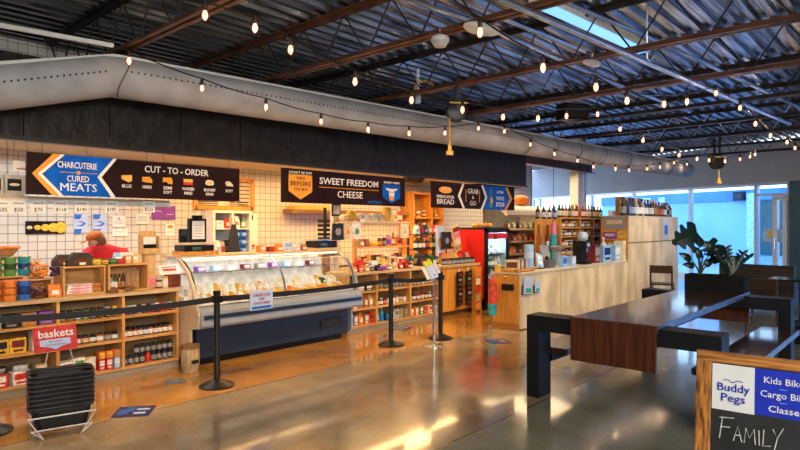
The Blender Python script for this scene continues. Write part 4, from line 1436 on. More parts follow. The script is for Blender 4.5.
# ------------------------------------------------------------------ glass deli case
DX0, DX1 = 3.44, 5.98
dc = thing('deli_case', 'long refrigerated deli case with curved glass and navy base', 'display case', (0, 0, 0))
LG = pm('case_light_grey', (.34, .39, .48), .3, .1, .06)
CREAM = pm('case_cream_panel', (.70, .58, .40), .4, 0, .05)
MB().bx(DX0 + .06, DX1 - .10, 6.33, 7.05, .09, .47).build('navy_base', NAVY, dc)
MB().bx(DX0 + .10, DX1 - .14, 6.42, 7.0, 0, .09).build('plinth', BLACKP, dc)
mb = MB()
mb.prism([(6.10, .50), (6.13, .47), (6.36, .44), (6.36, .70), (6.20, .70), (6.12, .655)], DX0, DX1, Matrix(((0, 1, 0, 0), (1, 0, 0, 0), (0, 0, 1, 0), (0, 0, 0, 1))))
mb.build('front_bumper', LG, dc)
MB().bx(DX0 + .03, DX1 - .03, 6.094, 6.112, .572, .618).build('navy_stripe', NAVY, dc)
MB().bx(DX0 + .04, DX1 - .04, 6.24, 6.30, .70, .712).build('glass_rail', STEEL, dc)
m = MB()
GX0, GX1 = DX1 - .62, DX1 - .22
m.bx(GX0, GX1, 6.322, 6.331, .20, .33)
m.build('vent_panel', BLACKP, dc)
m = MB()
for k in range(9):
    m.bx(GX0 + .02, GX1 - .02, 6.318, 6.324, .213 + .012 * k, .219 + .012 * k)
m.build('vent_slats', pm('vent_dark_grey', (.06, .07, .09), .5), dc)
# end panels in cream following the profile
prof = [(6.16, .47), (6.14, .62), (6.20, .72), (6.26, .92), (6.40, 1.12), (6.60, 1.25), (6.66, 1.27), (6.66, 1.25), (6.42, 1.08), (6.31, .92), (6.28, .74), (7.05, .72), (7.05, .10), (6.34, .10), (6.34, .44)]
YZ = Matrix(((0, 1, 0, 0), (1, 0, 0, 0), (0, 0, 1, 0), (0, 0, 0, 1)))
for x in (DX0 - .02, DX1 - .02):
    MB().prism(prof, x, x + .035, YZ).build('end_panel', CREAM if x < 4 else LG, dc)
gp = [(6.255, .715), (6.262, .80), (6.285, .90), (6.335, 1.01), (6.41, 1.11), (6.51, 1.19), (6.62, 1.245)]
XM = (DX0 + DX1) / 2 - .0
for a, b in ((DX0 + .02, XM - .01), (XM + .01, DX1 - .02)):
    m = MB()
    A = [m.bm.verts.new((a, p[0], p[1])) for p in gp]
    B = [m.bm.verts.new((b, p[0], p[1])) for p in gp]
    for k in range(len(gp) - 1):
        m.bm.faces.new((A[k], A[k + 1], B[k + 1], B[k]))
    m.build('curved_glass', CLEAR, dc, True)
for x in (DX0 + .02, XM, DX1 - .02):
    MB().tube([(x, p[0] - .006, p[1] + .003) for p in gp], .013, 6).build('glass_trim', STEEL if x > 4 else pm('dark_trim', (.05, .05, .05), .4), dc, True)
MB().bx(DX0, DX1, 6.60, 7.05, 1.25, 1.28).build('top_board', wood('case_top_wood', (.52, .38, .22), (.66, .50, .31)), dc)
MB().bx(DX0 + .05, DX1 - .05, 6.62, 6.70, 1.225, 1.249).build('case_light', pm('case_lamp', (1, .97, .90), .5, 0, .01, 1, 0, 4.5), dc)
MB().bx(DX0 + .03, DX1 - .03, 6.28, 7.0, .70, .735).build('display_deck', pm('white_enamel', (.80, .80, .78), .25), dc)
MB().bx(DX0 + .03, DX1 - .03, 6.98, 7.02, .735, 1.25).build('rear_panel', pm('white_enamel', (.80, .80, .78)), dc)
MB().bx(DX0 + .04, DX1 - .04, 6.60, 6.96, 1.06, 1.068).build('glass_shelf', CLEAR, dc)
for k in range(5):
    x = DX0 + .1 + (DX1 - DX0 - .2) * k / 4
    MB().bx(x - .008, x + .008, 6.60, 6.97, 1.045, 1.06).build('shelf_bracket', STEEL, dc)
MB().bx(DX0 + .03, DX1 - .03, 6.56, 6.97, .735, .80).build('rear_step', pm('white_enamel', (.80, .80, .78)), dc)
MB().sph((DX1 - .25, 6.45, .05), .045, (1, 1, 1), 10).build('caster', BLACKP, dc, True)

CH = ['yellow', 'cream', 'gold', 'cream', 'beige', 'white', 'orange', 'cream']
for rw, (yv, z, n, hgt) in enumerate(((6.36, .735, 24, .06), (6.47, .735, 24, .075), (6.62, .80, 24, .09), (6.74, .80, 22, .10))):
    for k in range(n):
        x = DX0 + .11 + (DX1 - DX0 - .24) * k / (n - 1) + (rw % 2) * .02
        c = CH[(k * 3 + rw * 2 + (k // 5)) % len(CH)]
        if rw == 0 and k > 9:
            c = ('yellow', 'orange', 'gold')[k % 3]
        if rw >= 2 and k % 3 != 1:
            c = 'white'
        if k > 18 and rw == 2:
            c = ('darkgreen', 'white', 'cream')[k % 3]
        good('wedge', (.072, .085, hgt * random.uniform(.85, 1.25), c, 'white'), (x, yv, z), f"{wd(c)} cheese piece, {ORD[k] if k < 28 else k} from left in {('front', 'second', 'third', 'rear')[rw]} row inside the deli case", 'cheese', 'cheese pieces in the deli case', random.uniform(-.25, .25))
for k in range(9):
    c = ('purple', 'skyblue', 'white', 'maroon', 'grey')[k % 5]
    good('box', (.11, .10, .06, c, 'white'), (DX0 + .35 + k * .22, 6.78, 1.068), f"{wd(c)} packet, {ORD[k]} from left on the glass shelf inside deli case", 'packet', 'packets on the deli glass shelf')

# on top of the case
TZ = 1.28
q = thing('weighing_scale', 'black weighing scale on a wooden board at left of deli case', 'scale', (X(194, 6.85), 6.85, TZ))
MB().bx(-.22, .24, -.18, .14, 0, .045).build('wooden_board', ORANGEW, q)
MB().bx(-.20, .20, -.14, .12, .045, .12).build('body', BLACKP, q, bevel=.01)
MB().bx(-.23, .23, -.16, .14, .135, .15).build('platter', wood('scale_platter', (.55, .44, .30), (.66, .54, .38)), q)
MB().bx(-.10, .02, -.142, -.139, .06, .10).build('display', pm('scale_display', (.06, .12, .10), .2), q)
q = thing('till_screen', 'black till screen with a white paper notice on the deli scale', 'screen', (X(198, 6.9), 6.9, TZ + .1505))
MB().bx(-.12, .12, 0, .06, .0, .30).build('body', BLACKP, q, bevel=.012)
MB().bx(-.08, .09, -.004, .0, .04, .27).build('paper_notice', PAPER, q)
MB().bx(-.06, .06, .0, .05, .30, .34).build('camera', BLACKP, q)
for k in range(5):
    MB().bx(-.06, .06, -.006, -.003, .07 + .035 * k, .078 + .035 * k).build('print_line', PT, q)
q = thing('card_terminal', 'small black card terminal left of the till screen', 'terminal', (X(183.5, 6.9), 6.9, TZ + .1505))
MB().bx(-.055, .055, -.01, .03, 0, .17).build('body', BLACKP, q, bevel=.012)
MB().bx(-.035, .035, -.014, -.009, .09, .15).build('screen', pm('terminal_screen', (.05, .06, .08), .1), q)
row([('box', (.10, .10, .09, 'orange', 'white')), ('box', (.09, .09, .07, 'maroon', 'red')), ('bag', (.12, .10, .10, 'orange', 'white')), ('box', (.17, .05, .13, 'white', 'skyblue')), ('box', (.17, .05, .12, 'silver', 'white')), ('bag', (.10, .08, .09, 'amber', 'white'))], X(261, 6.8), X(303, 6.8), 6.8, TZ, 'along the top of the deli case', 'boxes on the deli case')
q = thing('weighing_scale', 'second black scale at the right end of the deli case top', 'scale', (X(321, 6.85), 6.85, TZ))
MB().bx(-.25, .27, -.18, .14, 0, .03).build('wooden_board', wood('case_top_wood', (.52, .38, .22), (.66, .50, .31)), q)
MB().bx(-.20, .20, -.14, .12, .03, .13).build('body', BLACKP, q, bevel=.01)
MB().bx(-.22, .22, -.15, .13, .14, .152).build('platter', STEEL, q)
MB().bx(-.12, .0, -.142, -.139, .06, .10).build('display', pm('scale_display', (.06, .12, .10), .2), q)
# bread and fruit heap behind, on a rear worktable
wt = thing('work_table', 'rear work table against the warm tiled wall behind deli case', 'table', (0, 0, 0))
MB().bx(6.05, 7.6, 7.95, 8.55, .88, .92).build('table_top', STEEL, wt)
for x in (6.1, 7.55):
    for yv in (8.0, 8.5):
        MB().bx(x - .025, x + .025, yv - .025, yv + .025, 0, .88).build('leg', STEEL, wt)
xa, xb = X(289, 8.2), X(322, 8.2)
MB().bx(xa - .05, xb + .15, 8.02, 8.4, .92, 1.22).build('riser_box', PINE, wt)
row([('loaf', (.10, .11, .10, c)) for c in ('red', 'tan', 'gold', 'kraft', 'cream')], xa + .02, xb + .10, 8.2, 1.22, 'on the rear table behind the deli case', 'loaves behind the deli case', rzj=.5)
q = thing('slicer_tower', 'black slatted tower standing by the grey post behind deli case', 'machine', (X(325, 7.8), 7.8, .0))
MB().bx(-.09, .09, -.1, .1, 0, 1.22).build('stand', STEEL, q)
m = MB()
for k in range(7):
    m.bx(-.09, .09, -.09, .09, 1.24 + .075 * k, 1.29 + .075 * k)
m.bx(-.02, .02, -.02, .02, 1.22, 1.95)
m.build('black_trays', BLACKP, q)
# wall shelf on the warm tiles
q = thing('wall_shelf', 'long dark wall shelf high on the warm tiles under second sign', 'shelf', (0, 8.6, 0))
MB().bx(X(286, 8.5), X(402, 8.5), -.3, -.002, 1.86, 1.93).build('board', wood('dark_shelf_wood', (.16, .08, .035), (.26, .14, .06)), q)
MB().bx(X(290, 8.5), X(330, 8.5), -.25, -.03, 1.93, 2.0).build('folded_cloth', cm('gold', .7), q)
# grey post with small notices
pp = on_y(334.5, 200, 7.2)
q = thing('post', 'slim pale grey post between deli case and cheese counter', 'post', (pp.x, 7.2, 0))
MB().bx(-.06, .06, -.04, .04, 0, 2.6).build('shaft', pm('pale_grey_paint', (.55, .56, .56), .5), q)
pn = thing('notice', 'blue notice in black frame on the pale grey post', 'notice', on_y(336.5, 210, 7.14))
MB().bx(-.09, .09, 0, .018, -.1, .1).build('frame', BLACKP, pn)
MB().bx(-.07, .07, -.003, 0, -.07, .075).build('sheet', PAPERB, pn)

# ------------------------------------------------------------------ cheese counter with shelves right of the deli case
CX = [6.07, 6.68, 7.49, 8.27]
shelf_unit('pine shelf counter right of the glass deli case heaped with groceries', CX, [.10, .36, .62], TOP)
rs = lambda seq: [('box', (.085, .10, h, c, d)) for c, d, h in seq]
c1, c2, c3 = 'first bay right of deli case', 'bay behind the front stanchion', 'third bay right of deli case'
row([('box', (.15, .10, .10, 'maroon', 'white')), ('box', (.15, .10, .11, 'grey', 'white')), ('box', (.14, .10, .10, 'black', 'white'))], 6.19, 6.55, YI, .62, f'on top shelf, {c1}', 'goods on the cheese counter shelves')
row([('bag', (.085, .07, .20, c, d)) for c, d in (('tan', 'white'), ('white', 'kraft'), ('kraft', 'white'), ('amber', 'cream'), ('tan', 'white'))], 6.15, 6.60, YI, .36, f'on middle shelf, {c1}', 'goods on the cheese counter shelves')
row([('box', (.09, .10, .19, 'white', 'kraft')), ('box', (.08, .10, .16, 'grey', 'white')), ('bag', (.085, .07, .19, 'orange', 'white')), ('box', (.085, .10, .15, 'kraft', 'white')), ('box', (.10, .10, .17, 'red', 'maroon'))], 6.15, 6.61, YI, .10, f'on bottom shelf, {c1}', 'goods on the cheese counter shelves')
row([('jar', (.03, .10, c, l, 'grey')) for c, l in (('olive', 'black'), ('grey', 'silver'), ('darkgreen', 'black'), ('brown', 'black'), ('skyblue', 'silver'), ('grey', 'black'), ('olive', 'silver'), ('black', 'grey'))], 6.76, 7.42, YI, .62, f'on top shelf, {c2}', 'goods on the cheese counter shelves')
row([('jar', (.035, .11, c, l, d)) for c, l, d in (('maroon', 'black', 'white'), ('black', 'silver', 'white'), ('brown', 'black', 'pink'), ('cream', 'brown', 'white'), ('white', 'brown', 'cream'), ('cream', 'tan', 'white'), ('white', 'black', 'kraft'), ('beige', 'brown', 'white'))], 6.76, 7.42, YI, .36, f'on middle shelf, {c2}', 'goods on the cheese counter shelves')
row([('bottle', (.04, .22, 'teal', 'blue', 'skyblue')), ('bottle', (.038, .23, 'teal', 'silver', 'blue')), ('box', (.09, .1, .12, 'navy', 'teal')), ('box', (.09, .1, .14, 'grey', 'white')), ('box', (.10, .10, .16, 'silver', 'olive')), ('box', (.10, .10, .16, 'grey', 'kraft')), ('box', (.09, .10, .15, 'olive', 'grey'))], 6.76, 7.41, YI, .10, f'on bottom shelf, {c2}', 'goods on the cheese counter shelves')
row([('jar', (.03, .10, c, l, 'white')) for c, l in (('maroon', 'black'), ('brown', 'silver'), ('grey', 'black'), ('maroon', 'grey'), ('black', 'silver'), ('brown', 'black'), ('kraft', 'black'))], 7.57, 8.20, YI, .62, f'on top shelf, {c3}', 'goods on the cheese counter shelves')
row([('jar', (.033, .11, c, l, d)) for c, l, d in (('cream', 'black', 'white'), ('brown', 'black', 'white'), ('maroon', 'red', 'white'), ('red', 'black', 'white'), ('brown', 'black', 'cream'), ('black', 'silver', 'white'), ('maroon', 'red', 'pink'))], 7.57, 8.20, YI, .36, f'on middle shelf, {c3}', 'goods on the cheese counter shelves')
row([('box', (.085, .10, .14, c, d)) for c, d in (('red', 'white'), ('orange', 'white'), ('green', 'white'), ('orange', 'red'), ('white', 'red'), ('olive', 'white'))], 7.58, 8.20, YI, .10, f'on bottom shelf, {c3}', 'goods on the cheese counter shelves')

# stepped display on the counter
st = thing('stepped_display', 'two tier wooden display shelf standing on the cheese counter', 'shelf', (0, 0, 0))
EX0, EX1 = X(357, 6.85), X(405, 6.85)
MB().bx(EX0, EX1, 6.74, 6.97, 1.27, 1.30).build('lower_board', PINE, st)
MB().bx(X(338, 6.9), X(404, 6.9), 6.76, 6.97, 1.68, 1.71).build('upper_board', wood('pale_board', (.62, .48, .28), (.74, .60, .38)), st)
for x in (EX0 + .02, EX1 - .02):
    MB().bx(x - .015, x + .015, 6.90, 6.97, TOP + .001, 1.68).build('upright', PINEZ, st)
g = 'groceries on the cheese counter'
mixA = [('bottle', (.045, .22, 'red', 'red', 'maroon')), ('bag', (.11, .09, .18, 'red', 'orange')), ('box', (.08, .08, .13, 'maroon', 'white')), ('jar', (.045, .14, 'grey', 'silver', 'white')), ('bag', (.12, .08, .16, 'white', 'grey')), ('jar', (.05, .12, 'black', 'silver', 'white')), ('bag', (.13, .09, .20, 'gold', 'cream')), ('bag', (.12, .09, .17, 'tan', 'white')), ('box', (.12, .08, .21, 'cream', 'brown')), ('bag', (.11, .08, .18, 'orange', 'cream')), ('box', (.12, .08, .19, 'white', 'red')), ('bag', (.11, .08, .15, 'red', 'white')), ('jar', (.045, .13, 'maroon', 'red', 'white')), ('bottle', (.04, .22, 'darkgreen', 'black', 'gold'))]
row(mixA, X(354, 6.72), X(409, 6.72), 6.68, TOP, 'in the rear row on the cheese counter', g)
mixA = [(k_, tuple((v * 1.12 if isinstance(v, float) else v) for v in p_)) for k_, p_ in mixA]
mixB = [('bag', (.10, .07, .10, 'orange', 'white')), ('box', (.10, .07, .08, 'red', 'cream')), ('bag', (.10, .07, .10, 'tan', 'white')), ('jar', (.035, .08, 'black', 'silver', 'grey')), ('bag', (.10, .07, .09, 'black', 'purple')), ('loaf', (.16, .08, .07, 'purple')), ('jar', (.04, .09, 'amber', 'gold', 'white')), ('bag', (.09, .07, .12, 'cream', 'orange')), ('bag', (.09, .07, .11, 'red', 'white')), ('box', (.09, .07, .10, 'maroon', 'red')), ('jar', (.04, .09, 'brown', 'black', 'white'))]
row(mixB, X(353, 6.57), X(410, 6.57), 6.56, TOP, 'in the front row on the cheese counter', g)
mixE = [('bag', (.12, .09, .24, 'tan', 'orange')), ('box', (.11, .09, .22, 'maroon', 'gold')), ('bag', (.13, .09, .25, 'orange', 'white')), ('bottle', (.045, .27, 'darkgreen', 'gold', 'white')), ('box', (.12, .09, .24, 'brown', 'cream')), ('bag', (.13, .09, .24, 'kraft', 'red')), ('jar', (.05, .20, 'amber', 'black', 'white')), ('bag', (.13, .09, .26, 'cream', 'red')), ('box', (.11, .09, .23, 'red', 'cream')), ('bag', (.12, .09, .25, 'black', 'gold')), ('bottle', (.045, .28, 'brown', 'red', 'cream')), ('bag', (.12, .09, .23, 'gold', 'brown'))]
row(mixE, X(358, 6.84), X(404, 6.84), 6.83, TOP, 'at the very back of the cheese counter', g)
mixC = [('bag', (.10, .08, .13, 'kraft', 'white')), ('box', (.09, .08, .12, 'maroon', 'amber')), ('loaf', (.13, .13, .09, 'gold')), ('loaf', (.13, .12, .08, 'yellow')), ('jar', (.04, .13, 'brown', 'black', 'orange')), ('jar', (.04, .14, 'black', 'black', 'grey')), ('jar', (.045, .18, 'pink', 'pink', 'purple')), ('bottle', (.036, .22, 'amber', 'black', 'cream')), ('bag', (.10, .08, .15, 'orange', 'maroon')), ('box', (.08, .08, .14, 'red', 'gold'))]
row(mixC, EX0 + .07, EX1 - .10, 6.84, 1.30, 'on the middle board of the stepped display', g)
mixD = [('loaf', (.17, .16, .11, 'cream')), ('loaf', (.19, .17, .19, 'gold')), ('loaf', (.17, .16, .13, 'beige')), ('wheel', (.078, .11, 'cream', 'white')), ('wheel', (.078, .13, 'cream', 'beige')), ('wheel', (.075, .12, 'beige', 'cream')), ('wheel', (.078, .24, 'gold', 'brown')), ('bag', (.13, .10, .20, 'cream', 'gold')), ('bottle', (.045, .22, 'red', 'white', 'cream'))]
row(mixD, X(344, 6.86), X(400, 6.86), 6.865, 1.71, 'on the top board of the stepped display', g, rzj=.3)
q = thing('price_card', 'square white card with dark letters on the top display board', 'card', (X(362.5, 6.76), 6.75, 1.71))
MB().bx(-.055, .055, 0, .004, 0, .12).build('card', PAPER, q)
MB().bx(-.03, -.012, -.003, 0, .03, .09).bx(.012, .03, -.003, 0, .03, .09).build('lettering', DKT, q)
for (px0, px1, py0, py1, c, c2, lb) in ((332, 343.5, 223.5, 240, 'black', 'grey', 'black cloth bag with grey emblem hanging by the grey post'), (344, 350.5, 224, 239.5, 'beige', 'orange', 'beige bag with orange print hanging from the top board'), (352, 361, 223.5, 239, 'white', 'green', 'white bag with green print hanging from the top board'), (400, 408.5, 224, 238, 'cream', 'beige', 'cream paper sheet hanging at right end of top board')):
    a, b = on_y(px0, py0, 6.70), on_y(px1, py1, 6.70)
    q = thing('hanging_bag', lb, 'bag', ((a.x + b.x) / 2, 6.70, a.z))
    w_, h_ = (b.x - a.x) / 2, a.z - b.z
    MB().prism([(-w_ * .92, 0), (w_ * .92, 0), (w_, -h_), (-w_, -h_)], -.012, .012).build('body', cm(c, .8), q, bevel=.004)
    MB().prism([(w_ * .5 * math.cos(k * PI / 5), -h_ * .5 + w_ * .5 * math.sin(k * PI / 5)) for k in range(10)], -.015, -.011).build('emblem', cm(c2, .7), q)
    MB().tube([(-w_ * .5, 0, -.01), (-w_ * .3, .03, .03), (w_ * .3, .03, .03), (w_ * .5, 0, -.01)], .006, 5).build('handle', cm(c, .8), q)
# rear bookshelf on the tiled wall
bs = thing('wall_bookcase', 'wooden wall bookcase of jars behind the third hanging sign', 'bookcase', (0, 0, 0))
ax, bx_ = X(412, 8.25), X(441, 8.25)
MB().bx(ax, bx_, 8.54, 8.58, .9, 2.35).build('back_panel', wood('bookcase_back', (.34, .18, .06), (.45, .26, .10)), bs)
for x in (ax, (bx_ - ax) * .62 + ax, bx_):
    MB().bx(x - .02, x + .02, 8.2, 8.54, .9, 2.37).build('upright', ORANGEW, bs)
for z in (.92, 1.28, 1.55, 1.82, 2.35):
    MB().bx(ax, bx_, 8.2, 8.54, z - .03, z).build('shelf', ORANGEW, bs)
for k, z in enumerate((1.28, 1.55, 1.82)):
    row([('jar', (.05, .15, c, l, d)) for c, l, d in ((('brown', 'black', 'white'), ('white', 'grey', 'amber'), ('black', 'silver', 'tan')) if k != 1 else (('white', 'black', 'grey'), ('black', 'grey', 'white'), ('cream', 'white', 'white')))], ax + .12, ax + (bx_ - ax) * .5, 8.34, z, f"on the {('lower', 'middle', 'upper')[k]} shelf of the wall bookcase", 'jars in the wall bookcase')
    row([('bag', (.08, .08, .17, c, 'white')) for c in (('amber', 'tan') if k != 1 else ('orange', 'brown'))], ax + (bx_ - ax) * .70, bx_ - .10, 8.34, z, f"in the right {('lower', 'middle', 'upper')[k]} cell of the wall bookcase", 'jars in the wall bookcase')

# ------------------------------------------------------------------ orange counter, snacks, fridge, open cooler
oc = thing('wooden_counter', 'plain orange stained wooden counter left of the red fridge', 'counter', (0, 0, 0))
OX0, OX1 = 8.36, 9.50
MB().bx(OX0 + .02, OX1 - .02, 6.50, 6.98, .08, .88).build('body', ORANGEW, oc)
MB().bx(OX0, OX1, 6.46, 7.0, .88, .92).build('counter_top', wood('counter_top_pine', (.50, .34, .17), (.66, .48, .27)), oc)
MB().bx(OX0 + .04, OX1 - .04, 6.54, 6.96, 0, .08).build('plinth', pm('dark_plinth', (.10, .04, .015), .5), oc)
for j, px in enumerate((458.5, 467.5)):
    x = X(px, 6.47)
    q = thing('hanging_strip', ['left strip of black snack packets hanging on the orange counter', 'right strip of black snack packets hanging on the orange counter'][j], 'snack strip', (x, 6.455, 0))
    MB().bx(-.012, .012, .0, .006, .22, .86).build('strip', PAPER, q)
    for k in range(7):
        z = .78 - .088 * k
        pk = MB().prism([(-.085, z), (.08, z + .02), (.085, z - .085), (-.08, z - .10)], -.03, -.002).build('packet', cm('black', .3), q)
        MB().bx(-.04, .045, -.033, -.029, z - .07, z - .03).build('packet_label', cm(('maroon', 'grey', 'brown')[k % 3], .4), pk)
x = X(476, 6.40)
q = thing('snack_rack', 'narrow orange floor rack of snack packets beside the red fridge', 'rack', (x, 6.38, 0))
MB().bx(-.09, .09, .03, .05, .02, .86).build('back_board', ORANGEW, q)
for s in (-1, 1):
    MB().bx(s * .09 - .008, s * .09 + .008, -.04, .05, 0, .86).build('side_board', ORANGEW, q)
for k in range(5):
    MB().bx(-.075, .075, -.03, .02, .06 + .155 * k, .18 + .155 * k).build('packet', cm(('orange', 'tan', 'red', 'cream', 'orange')[k]), q)
    MB().bx(-.082, .082, -.04, .03, .045 + .155 * k, .058 + .155 * k).build('shelf', ORANGEW, q)
row([('jar', (.05, .12, c, 'black', 'grey')) for c in ('black', 'brown', 'black', 'navy', 'black', 'darkgreen', 'brown', 'black')], X(444, 6.58), X(472, 6.58), 6.58, TOP, 'along the front of the orange counter', 'goods on the orange counter')
row([('bag', (.12, .09, .20, c, d)) for c, d in (('kraft', 'white'), ('orange', 'gold'), ('tan', 'orange'), ('gold', 'red'), ('red', 'maroon'), ('maroon', 'red'), ('tan', 'cream'))], X(444, 6.70), X(467.5, 6.70), 6.72, TOP, 'behind the jars on the orange counter', 'goods on the orange counter')
# slanted snack rack and black bag
q = thing('tilted_rack', 'tall tilted wire rack of pale sachets on the orange counter', 'rack', (X(459.5, 6.9) + .0, 6.88, TOP))
Mt = Matrix.Rotation(R(14), 4, 'Y').inverted()
MB().bx(-.11, .11, 0, .02, .22, .74, Mt).build('board', cm('beige', .6), q)
for k in range(4):
    MB().bx(-.09, .09, -.02, 0, .26 + .12 * k, .34 + .12 * k, Mt).build('sachet_row', cm(('tan', 'cream', 'pink', 'maroon')[k], .5), q)
MB().bx(-.13, .13, -.06, .07, 0, .01).build('foot', BLACK, q)
MB().cyl((0, .01, .01), (-.055, .01, .24), .012).build('stem', BLACK, q)
q = thing('black_bag_display', 'black bag with pale emblem raised behind the orange counter goods', 'bag', (X(447.5, 6.88), 6.88, TOP))
MB().bx(-.15, .13, 0, .03, .27, .60).build('body', cm('black', .5), q, bevel=.008)
MB().prism([(-.01 + .055 * math.cos(k * PI / 6), .43 + .055 * math.sin(k * PI / 6)) for k in range(12)], -.004, 0).build('emblem', cm('grey'), q)
MB().bx(-.16, .14, -.05, .06, .0, .012).cyl((-.01, .02, .01), (-.01, .02, .28), .012).build('stand', BLACK, q)
q = thing('poster_stand', 'tall pale poster panel behind the black bag display', 'poster', (X(440, 6.96), 6.96, TOP))
MB().bx(-.11, .11, 0, .02, .0, .72).build('board', PAPERB, q)
MB().prism([(.07 * math.cos(k * PI / 6), .40 + .09 * math.sin(k * PI / 6)) for k in range(12)], -.004, 0).build('picture', cm('tan'), q)
MB().bx(-.03, .10, -.006, 0, .08, .20).build('red_print', cm('red'), q)
# black coffee things crowding the gap between cheese and orange counters
row([('jar', (.05, .17, 'black', 'grey', 'maroon')), ('bottle', (.05, .26, 'black', 'silver', 'grey')), ('bag', (.13, .09, .22, 'darkgreen', 'white')), ('bag', (.13, .09, .20, 'black', 'gold')), ('bottle', (.045, .25, 'darkgreen', 'gold', 'red')), ('jar', (.05, .15, 'brown', 'black', 'white'))], X(411, 6.88), X(436, 6.88), 6.88, TOP, 'in the dark group at the counter joint', 'dark goods at the counter joint')
row([('bag', (.16, .05, .20, 'teal', 'white')), ('bag', (.13, .08, .18, 'black', 'red')), ('bag', (.13, .08, .17, 'darkgreen', 'cream'))], X(410, 6.7), X(434, 6.7), 6.72, TOP + .0, 'beside the teal bag at the counter joint', 'dark goods at the counter joint')

q = thing('tiered_rack', 'black two tier rack of bottles and bags at the counter joint', 'rack', (0, 0, 0))
ta, tb_ = X(412, 7.1), X(437, 7.1)
for z in (1.20, 1.48):
    MB().bx(ta, tb_, 7.02, 7.22, z - .015, z).build('board', BLACK, q)
for x in (ta + .01, tb_ - .01):
    MB().bx(x - .01, x + .01, 7.18, 7.22, 0, 1.62).build('post', BLACK, q)
row([('bottle', (.045, .22, c, d, e)) for c, d, e in (('black', 'gold', 'white'), ('darkgreen', 'black', 'cream'), ('maroon', 'red', 'white'), ('black', 'silver', 'red'), ('brown', 'black', 'gold'), ('darkgreen', 'gold', 'white'))], ta + .10, tb_ - .10, 7.10, 1.20, 'on the lower board of the tiered rack', 'goods on the tiered rack')
row([('bag', (.12, .08, .18, c, d)) for c, d in (('white', 'skyblue'), ('maroon', 'red'), ('black', 'grey'), ('kraft', 'white'), ('red', 'cream'))], ta + .12, tb_ - .12, 7.10, 1.48, 'on the upper board of the tiered rack', 'goods on the tiered rack')
q = thing('stepped_display', 'small wooden step display of snack bags on the orange counter', 'shelf', (0, 0, 0))
ta, tb_ = X(446, 7.08), X(462, 7.08)
MB().bx(ta, tb_, 7.07, 7.28, 1.16, 1.18).build('board', PINE, q)
for x in (ta + .02, tb_ - .02):
    MB().bx(x - .015, x + .015, 7.07, 7.28, 0, 1.16).build('side_board', PINEZ, q)
row([('bag', (.14, .09, .22, c, d)) for c, d in (('orange', 'cream'), ('maroon', 'gold'), ('kraft', 'white'))], ta + .10, tb_ - .10, 7.16, 1.18, 'on the step display of the orange counter', 'snack bags on the step display')
fg = thing('drinks_fridge', 'red sided drinks fridge with glass door and lit shelves', 'fridge', (0, 0, 0))
QX0, QX1, QY = 9.56, 10.42, 6.42
REDP = pm('fridge_red', (.60, .012, .01), .3, 0, .06)
MB().bx(QX0, QX0 + .03, QY, QY + .62, .05, 1.56).build('side_panel', REDP, fg)
MB().bx(QX1 - .03, QX1, QY, QY + .62, .05, 1.56).build('side_panel', REDP, fg)
LINER = pm('fridge_liner', (.62, .78, .90), .3)
for xa, xb in ((QX0 + .031, QX0 + .04), (QX1 - .04, QX1 - .031)):
    MB().bx(xa, xb, QY + .005, QY + .58, .23, 1.55).build('side_liner', LINER, fg)
MB().bx(QX0, QX1, QY, QY + .62, 1.56, 1.60).build('top_panel', BLACKP, fg)
MB().bx(QX0 + .03, QX1 - .03, QY + .58, QY + .62, .05, 1.56).build('rear_panel', pm('fridge_liner', (.62, .78, .90), .3), fg)
MB().bx(QX0, QX1, QY, QY + .6, 0, .22).build('base', BLACKP, fg)
m = MB()
m.bx(QX0 + .0, QX0 + .08, QY - .045, QY - .005, .24, 1.58).bx(QX1 - .08, QX1, QY - .045, QY - .005, .24, 1.58)
m.bx(QX0, QX1, QY - .045, QY - .005, 1.50, 1.58).bx(QX0, QX1, QY - .045, QY - .005, .24, .30)
m.build('door_frame', BLACKP, fg)
MB().bx(QX0 + .08, QX1 - .08, QY - .03, QY - .022, .30, 1.50).build('door_glass', CLEAR, fg)
MB().bx(QX0 + .08, QX1 - .08, QY - .05, QY - .032, 1.38, 1.49).build('red_header', REDP, fg)
MB().sph((QX0 + .32, QY - .05, 1.42), .06, (1.3, .1, .9), 12).build('header_emblem', cm('maroon'), fg)
MB().bx(QX0 + .06, QX1 - .06, QY + .03, QY + .06, 1.50, 1.54).build('strip_lamp', pm('fridge_lamp', (.75, .90, 1), .4, 0, .01, 1, 0, 40), fg)
for z in (.30, .56, .82, 1.08):
    MB().bx(QX0 + .041, QX1 - .041, QY + .04, QY + .56, z - .012, z).build('shelf', CHROME, fg)
MB().bx(QX0 + .14, QX1 - .14, QY - .005, QY + .01, .62, .64)
for k, (z, cols) in enumerate(((.30, ('teal', 'navy', 'silver', 'teal', 'white', 'navy')), (.56, ('white', 'skyblue', 'purple', 'white', 'skyblue', 'grey')), (.82, ('yellow', 'green', 'green', 'teal', 'yellow', 'white')), (1.08, ('white', 'silver', 'white', 'green', 'white', 'silver')))):
    row([('bottle', (.045, .20, c, 'white', 'white' if c != 'white' else 'skyblue')) for c in cols], QX0 + .12, QX1 - .12, QY + .16, z, f"on {('bottom', 'second', 'third', 'top')[k]} shelf of drinks fridge", 'drinks in the fridge')
row([('loaf', (.12, .13, .09, c)) for c in ('gold', 'orange', 'tan', 'orange', 'gold')], QX0 + .12, QX1 - .2, QY + .3, 1.60, 'on top of the drinks fridge', 'loaves on the fridge', rzj=.6)

